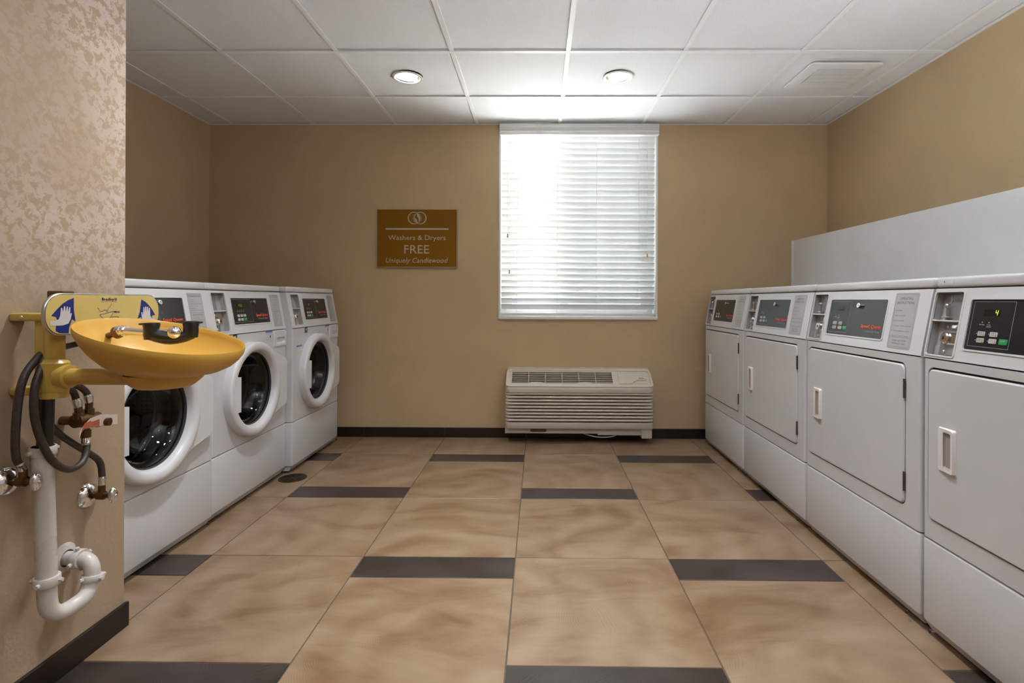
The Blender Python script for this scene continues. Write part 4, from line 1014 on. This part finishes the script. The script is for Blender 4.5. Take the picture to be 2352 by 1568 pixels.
# floor drain
dn = thing('floor_drain', (-1.400, 2.9440, 0.0), 'round dark bronze floor drain in the tile beside the middle washer', 'drain')
g = G(); g.lathe([(0.0765, 0.0), (0.0755, 0.0022), (0.070, 0.0028), (0.066, 0.0012), (0.066, 0.0003)], n=48); g.done('drain_rim', M['drain'], dn, smooth=50)
g = G(); g.disc(0, 0, 0.067, 0.0002, 0.0006, 40); g.done('drain_well', M['dark'], dn, smooth=0)
g = G()
for r_ in (0.013, 0.023, 0.033, 0.043, 0.053, 0.063):
    g.lathe([(r_-0.003, 0.0006), (r_-0.003, 0.0022), (r_+0.003, 0.0022), (r_+0.003, 0.0006)], n=40)
for k in range(4):
    t = PI*k/4; cs, sn = math.cos(t), math.sin(t); w = 0.003
    g.put([(cs*0.066-sn*w, sn*0.066+cs*w, 0.0024), (cs*0.066+sn*w, sn*0.066-cs*w, 0.0024), (-cs*0.066+sn*w, -sn*0.066-cs*w, 0.0024), (-cs*0.066-sn*w, -sn*0.066+cs*w, 0.0024)], [[0, 1, 2, 3]])
g.done('drain_grate', M['drain'], dn, smooth=0, clean=False)

# ------------------------------------------------------------------ eyewash station on the partition
EY = 1.268
ew = thing('eyewash_station', (XP, EY, 0.80), 'yellow wall-mounted eyewash station with bowl, spray head and hand-symbol sign', 'eyewash')
EO = Vector((XP, EY, 0.80))
def eg(fn=WORLD): return G(lambda a, b, c: fn(a, b, c)-EO)
g = eg(); g.box(XP+0.0005, XP+0.105, EY-0.020, EY+0.022, 0.9650, 0.9845, 0.004, 3); g.done('wall_bracket', M['yellow2'], ew)
g = eg(); g.box(XP+0.0005, XP+0.115, EY-0.020, EY+0.022, 0.783, 0.802, 0.005, 3); g.done('wall_bracket', M['yellow2'], ew)
g = eg(); g.ball(XP+0.030, EY-0.0205, 0.9745, 0.0055, 12, (1, 0.5, 1)); g.done('bracket_screw', M['steel'], ew)
PX = -1.195
g = eg(); g.tube([(PX, EY, 0.985), (PX, EY, 0.84)], 0.0205, 24); g.box(PX-0.040, PX-0.015, EY-0.012, EY+0.012, 0.84, 0.968, 0.003); g.done('stanchion', M['yellow2'], ew)
g = eg(); g.tube([(PX, EY, 0.872), (PX, EY, 0.862), (PX, EY, 0.80), (PX, EY, 0.792)], [0.0205, 0.030, 0.030, 0.028], 28); g.tube([(PX-0.004, EY, 0.828), (PX+0.016, EY, 0.828), (PX+0.017, EY, 0.828), (PX+0.040, EY, 0.828), (PX+0.041, EY, 0.828)], [0.024, 0.025, 0.029, 0.029, 0.0235], 28)
g.tube([(PX, EY, 0.800), (PX, EY, 0.776)], 0.0275, 28); g.done('tee_fitting', M['yellow2'], ew)
g = eg(); g.tube([(PX+0.02, EY, 0.828), (-1.00, EY-0.002, 0.828), (-0.955, EY-0.005, 0.829)], 0.0200, 24); g.done('waste_arm', M['yellow2'], ew)
# bowl: thin dished shell with a tilted rim
BC = Vector((-0.9183, 1.2574, 0.9296)); BRX, BRY, BROT, BB, BCc = 0.1853, 0.1469, -0.1474, -0.1984, 0.0685
g = eg(); N = 72; prof = [(1.0, 0.0), (0.985, -0.010), (0.93, -0.028), (0.84, -0.048), (0.70, -0.068), (0.52, -0.083), (0.32, -0.092), (0.12, -0.096), (0.02, -0.097)]
rows = []
def bowl_pt(k, t, dz, grow=0.0):
    e = 2/2.07; cs, sn = math.cos(t), math.sin(t)
    uu = (BRX+grow)*k*math.copysign(abs(cs)**e, cs); vv = (BRY+grow)*k*math.copysign(abs(sn)**e, sn)
    x = uu*math.cos(BROT)-vv*math.sin(BROT); y = uu*math.sin(BROT)+vv*math.cos(BROT)
    tl_ = max(0.0, min(1.0, (k-0.25)/0.75))
    return (BC.x+x, BC.y+y, BC.z+(BB*x+BCc*y)*tl_+dz)
for k, dz in prof: rows.append([bowl_pt(k, 2*PI*i/N, dz) for i in range(N)])
outer = [[bowl_pt(k, 2*PI*i/N, dz-0.0045, 0.0035) for i in range(N)] for k, dz in prof]
lip = [[bowl_pt(1.0, 2*PI*i/N, 0.0025, 0.002) for i in range(N)]]
allr = rows[::-1]+lip+outer
g.put([p for r_ in allr for p in r_], [[k*N+i, k*N+(i+1) % N, (k+1)*N+(i+1) % N, (k+1)*N+i] for k in range(len(allr)-1) for i in range(N)]+[list(range(N)), [(len(allr)-1)*N+i for i in range(N)]])
g.done('bowl', M['yellow'], ew, smooth=70)
g = eg(); g.lathe([(0.001, 0.806), (0.058, 0.806), (0.067, 0.8117), (0.082, 0.8261), (0.082, 0.8396)], -0.917, 1.262, 32); g.tube([(-0.982, 1.264, 0.828), (-0.917, 1.262, 0.822)], 0.0205, 16); g.done('bowl_boss', M['yellow'], ew, smooth=50)
# spray head
SY_ = 1.262
g = eg(); g.tube([(-1.0416, SY_+0.01, 0.9404), (-1.031, SY_+0.01, 0.9404), (-1.029, SY_+0.01, 0.9404), (-1.0195, SY_+0.008, 0.9399), (-1.0176, SY_+0.008, 0.9399), (-0.9456, SY_, 0.9370), (-0.8928, SY_-0.004, 0.9351)], [0.0135, 0.0140, 0.0130, 0.0130, 0.0100, 0.0102, 0.0102], 20)
g.ball(-0.8630, 1.2190, 0.9413, 0.0144, 20); g.tube([(-0.8928, SY_-0.005, 0.9351), (-0.8630, 1.221, 0.9403)], 0.0100, 14); sp = g.done('spray_head', M['chrome'], ew)
g = eg(); g.tube([(-1.046, SY_+0.012, 0.936), (-1.033, SY_+0.010, 0.9404)], [0.0155, 0.0145], 18); g.done('spray_head_washer', M['brass'], ew)
for (cx0, cy0, cz0, flip) in ((-0.9340, 1.241, 0.9437, -1), (-0.8544, 1.265, 0.9471, 1)):
    g = eg(lambda a, b, c: Vector((cx0+a, cy0+b, cz0+c)))
    g.lathe([(0.0150, -0.021), (0.0165, -0.010), (0.0165, 0.006), (0.0180, 0.015), (0.0170, 0.0185), (0.010, 0.0195), (0.001, 0.0195)], n=26); g.box(-0.026 if flip < 0 else 0.006, -0.006 if flip < 0 else 0.026, -0.009, 0.009, 0.0135, 0.0185, 0.0025)
    g.done('dust_cover', M['rubber'], ew)
g = eg(); g.tube([(-0.937, 1.241, 0.9355), (-0.917, 1.241, 0.9288), (-0.893, 1.246, 0.9240), (-0.869, 1.258, 0.9279), (-0.8525, 1.265, 0.9355)], 0.0140, 14, 4); g.done('spray_body', M['rubber'], ew)
# sign plate
SGX, SGY, SGZ, SGK = -1.155, 1.3820, 0.9829, 1.031
def es(): return G(lambda a, b, c: Vector((SGX+c, SGY+a*SGK, SGZ+b*SGK))-EO)
g = es(); g.rrect(-0.178, 0.178, -0.0505, 0.0490, 0.044, -0.007, 0.0, 0.0015, 8); sp_ = g.done('sign_backing', M['steel'], ew)
g = es(); g.rrect(-0.1745, 0.1745, -0.0470, 0.0455, 0.041, -0.0005, 0.0006, 0, 8); g.done('sign_face', M['signyellow'], ew, smooth=0)
mm = lambda L: [(a/1000, b/1000) for a, b in L]
finL = mm([(-103.5, 38.3), (-118.7, 32.9), (-133.1, 24.3), (-148.4, 10.2), (-161.5, -3.6), (-149.8, -6.5), (-146.4, -14.4), (-149.7, -28.4), (-150.0, -39.0), (-140, -44.5), (-117.0, -45.8), (-115.6, -32.8), (-108.3, -13.2), (-98.7, -18.9), (-103.3, 9.4)])
finR = mm([(108.5, 35.1), (124, 28), (137.7, 17.6), (151, 4), (161.5, -10.2), (148.5, -12.4), (148.6, -18.5), (152, -24), (150, -40), (140, -44.5), (117, -45.8), (113, -28), (107, -15), (94.6, -19.2), (102.6, -0.7)])
handL = mm([(-164.1, -26.4), (-164.7, -14.9), (-149.7, -14.2), (-142.8, -11.9), (-139.2, -3.0), (-137.3, 14.7), (-134.4, 14.6), (-132.4, 4.7), (-129.6, 18.2), (-126.5, 18.2), (-125.3, 4.5), (-122.4, 17.6), (-119.3, 17.6), (-118.9, 4.4), (-115.8, 16.2), (-112.8, 15.4), (-113.6, -1.1), (-111.0, 2.1), (-108.9, 0.9), (-112.1, -13.1), (-118.5, -23.4), (-132.9, -26.7)])
handR = mm([(110.8, -20.4), (107.9, -0.9), (111.9, -1.9), (114.4, -10.4), (115.6, 13.1), (119.7, 13.1), (121.0, -1.2), (123.0, 14.6), (126.8, 14.5), (128.1, -1.3), (130.1, 13.9), (133.9, 13.8), (134.8, -1.5), (136.9, 10.6), (140.7, 9.9), (142.1, -11.3), (147.3, -19.8), (162.9, -22.9), (161.6, -34), (132.9, -33), (118, -30)])
for f_ in (finL, finR): g = es(); g.poly(f_, 0.0008, None); g.done('blue_fin_print', M['blue'], sp_, smooth=0)
for h_ in (handL, handR): g = es(); g.poly(h_, 0.0011, None); g.done('hand_print', M['handwhite'], sp_, smooth=0)
g = es(); 
for k in (-0.0004, 0, 0.0004): g.text('Bradley', -0.0232+k, 0.0318, 0.0105, 0.0009+abs(k)*0.1, width=0.038)
g.frame(0.0165, 0.0235, 0.032, 0.0385, 0.0012, 0.0009); g.strip([(0.0165, 0.035), (0.0235, 0.035)], 0.001, 0.0009, None); g.text('EMERGENCY EYEWASH', -0.0242, 0.0276, 0.0036, 0.0009, width=0.048)
for L in ([(-36.5, 13.2), (-33, 11), (-30, 6), (-26.4, 3.4), (-19.7, 4.9), (-16, 8), (-7.7, 6.1), (-3, 12), (0.9, 14.6), (4, 18), (6.2, 23.3)], [(-29.8, -4.8), (13.3, 3.7)], [(-29.8, -4.8), (-25, -10), (-17.9, -13.7), (-6, -16), (6.3, -16.6), (1.1, -12.9), (9, -5), (13.3, 3.7)], [(7.4, -10.2), (29.6, -11.8), (29.7, -16.8), (7.4, -15.2), (7.4, -10.2)], [(13.3, 3.7), (32.5, 2.4), (32.1, -0.0), (15.1, 0.4)], [(-9.4, 1.8), (-6.0, 4.6), (-2.5, 4.6)]): g.strip(mm(L), 0.0011, 0.0009, None)
g.poly(mm([(15, 3), (22, 2.6), (22, 0.2), (15, 0.6)]), 0.0009, None); g.done('sign_print', M['blue'], sp_, smooth=0, clean=False)
g = eg(); g.box(-1.235, -1.195, EY+0.02, EY+0.055, 0.985, 1.040, 0.003); g.tube([(-1.215, EY+0.037, 0.99), (-1.215, EY+0.01, 0.975)], 0.012, 10); g.tube([(-1.20, EY+0.037, 1.015), (SGX-0.006, EY+0.06, 1.00)], 0.006, 8); g.done('sign_mount', M['woodblock'], ew, smooth=0)
# tailpiece down to the trap
g = eg(); g.tube([(PX-0.022, EY+0.002, 0.785), (PX-0.030, EY+0.006, 0.62)], 0.0165, 18); g.done('tailpiece', M['rubber'], ew)

# white plastic trap
tr = thing('drain_trap', (XP, 1.36, 0.20), 'white plastic waste pipe with curved trap below the yellow eyewash', 'pipe')
TO = Vector((XP, 1.36, 0.20))
def tg(fn=WORLD): return G(lambda a, b, c: fn(a, b, c)-TO)
TX, TY = -1.222, EY+0.004
g = tg(); g.tube([(TX-0.005, TY, 0.655), (TX-0.005, TY, 0.650), (TX-0.005, TY, 0.595), (TX-0.004, TY, 0.585), (TX, TY+0.006, 0.315)], [0.0225, 0.0245, 0.0235, 0.0212, 0.0212], 28); g.done('standpipe', M['pvc'], tr)
def slip_nut(path, r, ears=True):
    p, q = Vector(path[0]), Vector(path[1]); d = (q-p).normalized()
    g = tg(); g.tube([p, p+d*0.002, q-d*0.002, q], [r*0.96, r, r, r*0.96], 24)
    e = d.orthogonal().normalized(); e2 = d.cross(e)
    for k in range(4):
        v_ = (e*math.cos(PI/2*k+0.6)+e2*math.sin(PI/2*k+0.6)); m_ = (p+q)/2+v_*(r+0.002)
        g.tube([m_-v_*0.006, m_+v_*0.006], 0.005, 6)
    return g.done('slip_nut', M['pvc'], tr)
slip_nut([(TX-0.005, TY, 0.632), (TX-0.005, TY, 0.655)], 0.027)
slip_nut([(TX, TY+0.006, 0.330), (TX, TY+0.006, 0.307)], 0.0275)
BX = -1.205
g = tg(); g.tube([(TX, TY+0.006, 0.315), (TX, TY+0.008, 0.265), (TX+0.002, TY+0.014, 0.240), (TX+0.006, TY+0.032, 0.222), (TX+0.010, TY+0.060, 0.219), (BX, TY+0.088, 0.226), (BX, TY+0.108, 0.243), (BX, TY+0.117, 0.268)], 0.0198, 22, 4); g.done('trap_bend', M['pvc'], tr)
slip_nut([(BX, TY+0.117, 0.259), (BX, TY+0.120, 0.274)], 0.0265)
g = tg(); g.tube([(BX, TY+0.118, 0.272), (BX-0.002, TY+0.119, 0.292), (BX-0.012, TY+0.121, 0.308), (BX-0.028, TY+0.123, 0.314), (BX-0.042, TY+0.124, 0.314), (XP+0.001, TY+0.126, 0.314)], 0.0182, 22, 4); g.done('trap_arm', M['pvc'], tr)
slip_nut([(BX-0.030, TY+0.123, 0.314), (BX-0.050, TY+0.124, 0.314)], 0.0255)
g = tg(lambda a, b, c: Vector((XP+c, TY+0.126+a, 0.314+b))); g.lathe([(0.022, 0.010), (0.030, 0.008), (0.040, 0.0005)], n=28); g.done('wall_flange', M['pvc'], tr)

# shut-off valves
def valve(y, z, label):
    r = thing('shutoff_valve', (XP, y, z), label, 'valve', 'chrome shut-off valves on the partition')
    f = lambda a, b, c: Vector((c, a, b))
    g = G(f); g.lathe([(0.036, 0.0005), (0.035, 0.004), (0.028, 0.012), (0.016, 0.017), (0.010, 0.018)], n=32); g.done('escutcheon', M['chrome'], r, smooth=50)
    g = G(f); g.tube([(0, 0, 0.012), (0, 0, 0.030), (0, 0, 0.031), (0, 0, 0.050), (0, 0, 0.051), (0, 0, 0.068)], [0.008, 0.008, 0.012, 0.012, 0.0075, 0.0075], 16); g.tube([(0, 0.005, 0.042), (0, 0.030, 0.042)], 0.009, 12); g.done('valve_body', M['brass'], r)
    g = G(f); g.ball(0, 0, 0.075, 0.020, 20, (0.75, 1.15, 0.45)); g.done('valve_handle', M['chrome'], r)
    g = G(f); g.ball(0, 0, 0.083, 0.005, 10, (1, 1, 0.7)); g.done('handle_screw', M['steel'], r)
    return r
valve(1.470, 0.458, 'chrome shut-off valve low on the partition, right of the white waste pipe')
valve(1.243, 0.577, 'chrome shut-off valve at the left edge of the frame beside the waste pipe')

# mixing valve and tag
mv = thing('mixing_valve', (XP, 1.385, 0.70), 'brass mixing valve with hose unions behind the paper tag', 'valve')
def mg(fn=WORLD): return G(lambda a, b, c: fn(a, b, c)-Vector((XP, 1.385, 0.70)))
g = mg(); g.tube([(XP+0.0005, 1.390, 0.690), (-1.225, 1.390, 0.690)], 0.012, 14); g.tube([(-1.228, 1.362, 0.695), (-1.228, 1.430, 0.688)], 0.018, 18); g.ball(-1.222, 1.425, 0.680, 0.016, 14); g.done('valve_body', M['brass'], mv)
for p, q in (((-1.226, 1.368, 0.735), (-1.226, 1.372, 0.700)), ((-1.226, 1.402, 0.740), (-1.226, 1.402, 0.700)), ((-1.226, 1.392, 0.682), (-1.226, 1.392, 0.645))):
    P_, Q_ = Vector(p), Vector(q); g = mg(); g.tube([P_, P_.lerp(Q_, 0.48), P_.lerp(Q_, 0.5), Q_], [0.009, 0.009, 0.0125, 0.0125], 10); g.done('union_nut', M['brass'], mv)
    g = mg(); d_ = (P_-Q_).normalized(); E0 = P_ if p[2] > 0.7 else Q_; dd = d_ if p[2] > 0.7 else -d_; g.tube([E0-dd*0.002, E0+dd*0.016], 0.0098, 12); g.done('ferrule', M['chrome'], mv)
g = mg(); g.tube([(-1.215, 1.432, 0.677), (-1.196, 1.436, 0.677)], 0.011, 14); g.box(-1.1965, -1.195, 1.428, 1.444, 0.6765, 0.6785); g.done('test_knob', M['brass'], mv)
tgx = thing('inspection_tag', (-1.205, 1.41, 0.68), 'pale paper tag with a red band hanging on the mixing valve', 'tag')
g = G(lambda a, b, c: Vector((c, a, b)))
cols = [(-0.072, -0.026, -0.010, 0.010), (-0.060, -0.012, -0.002, 0.004), (-0.045, -0.006, 0.006, 0.000), (-0.025, -0.008, 0.018, -0.002), (0.000, -0.014, 0.022, -0.001), (0.012, -0.018, 0.023, 0.000)]
def tagface(g, cs, th):
    n = len(cs); vs = []
    for a, b0_, b1_, c_ in cs: vs += [(a, b0_, c_), (a, b1_, c_), (a, b0_, c_-th), (a, b1_, c_-th)]
    fs = []
    for i in range(n-1):
        k = 4*i; fs += [[k, k+4, k+5, k+1], [k+2, k+3, k+7, k+6], [k, k+2, k+6, k+4], [k+1, k+5, k+7, k+3]]
    fs += [[0, 1, 3, 2], [4*n-4, 4*n-2, 4*n-1, 4*n-3]]
    g.put(vs, fs)
tagface(g, cols[:4]+[(0.006, -0.010, 0.022, 0.0), (0.060, -0.017, 0.010, 0.002), (0.047, -0.030, 0.0, 0.003)][:2], 0.0006)
body = g.done('tag_paper', M['tag'], tgx, smooth=50)
g = G(lambda a, b, c: Vector((c, a, b)))
n_ = [(-0.058, -0.0105, 0.0035), (-0.045, -0.004, 0.0012), (-0.025, -0.006, -0.0008), (0.000, -0.008, 0.0008)]
for (a0, b0_, c0_), (a1, b1_, c1_) in zip(n_[:-1], n_[1:]):
    g.put([(a0, b0_, c0_+0.0006), (a1, b1_, c1_+0.0006), (a1, b1_+0.018, c1_+0.0006), (a0, b0_+0.007 if a0 < -0.05 else b0_+0.014, c0_+0.0006)], [[0, 1, 2, 3]])
g.done('tag_band', M['tagred'], tgx, smooth=0)

# hoses
def hose(pts, label, r=0.0095, ends=(True, True)):
    h = bpy.data.objects.new('supply_hose', None); COL.objects.link(h)
    P = [Vector(p) for p in pts]; o0 = P[0].copy(); h.location = o0
    tag(h, label, 'hose', 'braided supply hoses under the eyewash')
    g = G(); g.tube([p-o0 for p in P], r, 12, 8); g.done('hose_tube', M['hose'], h, smooth=60)
    for e, (p, q) in zip(ends, ((P[0], P[1]), (P[-1], P[-2]))):
        if e:
            d_ = (q-p).normalized()
            g = G(); g.tube([p-o0, p-o0+d_*0.018, p-o0+d_*0.019, p-o0+d_*0.024], [r*1.12, r*1.12, r*1.2, r*1.05], 12); g.done('hose_ferrule', M['chrome'], h)
    return h
hose([(-1.222, 1.262, 0.885), (-1.218, 1.240, 0.868), (-1.216, 1.215, 0.838), (-1.218, 1.203, 0.790), (-1.226, 1.203, 0.700), (-1.243, 1.222, 0.640), (-1.248, 1.242, 0.607)], 'grey braided hose looping down to the valve at the left frame edge', 0.0084, (False, True))
hose([(-1.215, 1.266, 0.880), (-1.205, 1.245, 0.855), (-1.200, 1.222, 0.800), (-1.200, 1.226, 0.720), (-1.200, 1.262, 0.630), (-1.203, 1.312, 0.584), (-1.210, 1.362, 0.585), (-1.220, 1.388, 0.615), (-1.226, 1.392, 0.648)], 'grey braided hose in a wide loop up into the mixing valve from below', 0.0084, (False, True))
hose([(-1.245, 1.285, 0.785), (-1.236, 1.330, 0.795), (-1.230, 1.365, 0.790), (-1.226, 1.392, 0.768), (-1.226, 1.402, 0.738)], 'grey braided hose arching from the post to the right union of the mixing valve', 0.0082, (False, True))
hose([(-1.252, 1.290, 0.772), (-1.240, 1.330, 0.785), (-1.230, 1.357, 0.775), (-1.226, 1.368, 0.732)], 'grey braided hose behind the arching one, to the left union of the mixing valve', 0.0082, (False, True))
hose([(-1.258, 1.285, 0.760), (-1.262, 1.310, 0.720), (-1.260, 1.350, 0.665), (-1.255, 1.415, 0.605), (-1.250, 1.462, 0.560), (-1.248, 1.471, 0.515), (-1.248, 1.470, 0.488)], 'grey braided hose running diagonally down to the right-hand shut-off valve', 0.0084, (False, True))
hose([(-1.205, 1.285, 0.895), (-1.180, 1.315, 0.905), (-1.12, 1.310, 0.918), (-1.048, 1.276, 0.936)], 'grey hose rising behind the yellow bowl to its spray head', 0.0075, (False, False))
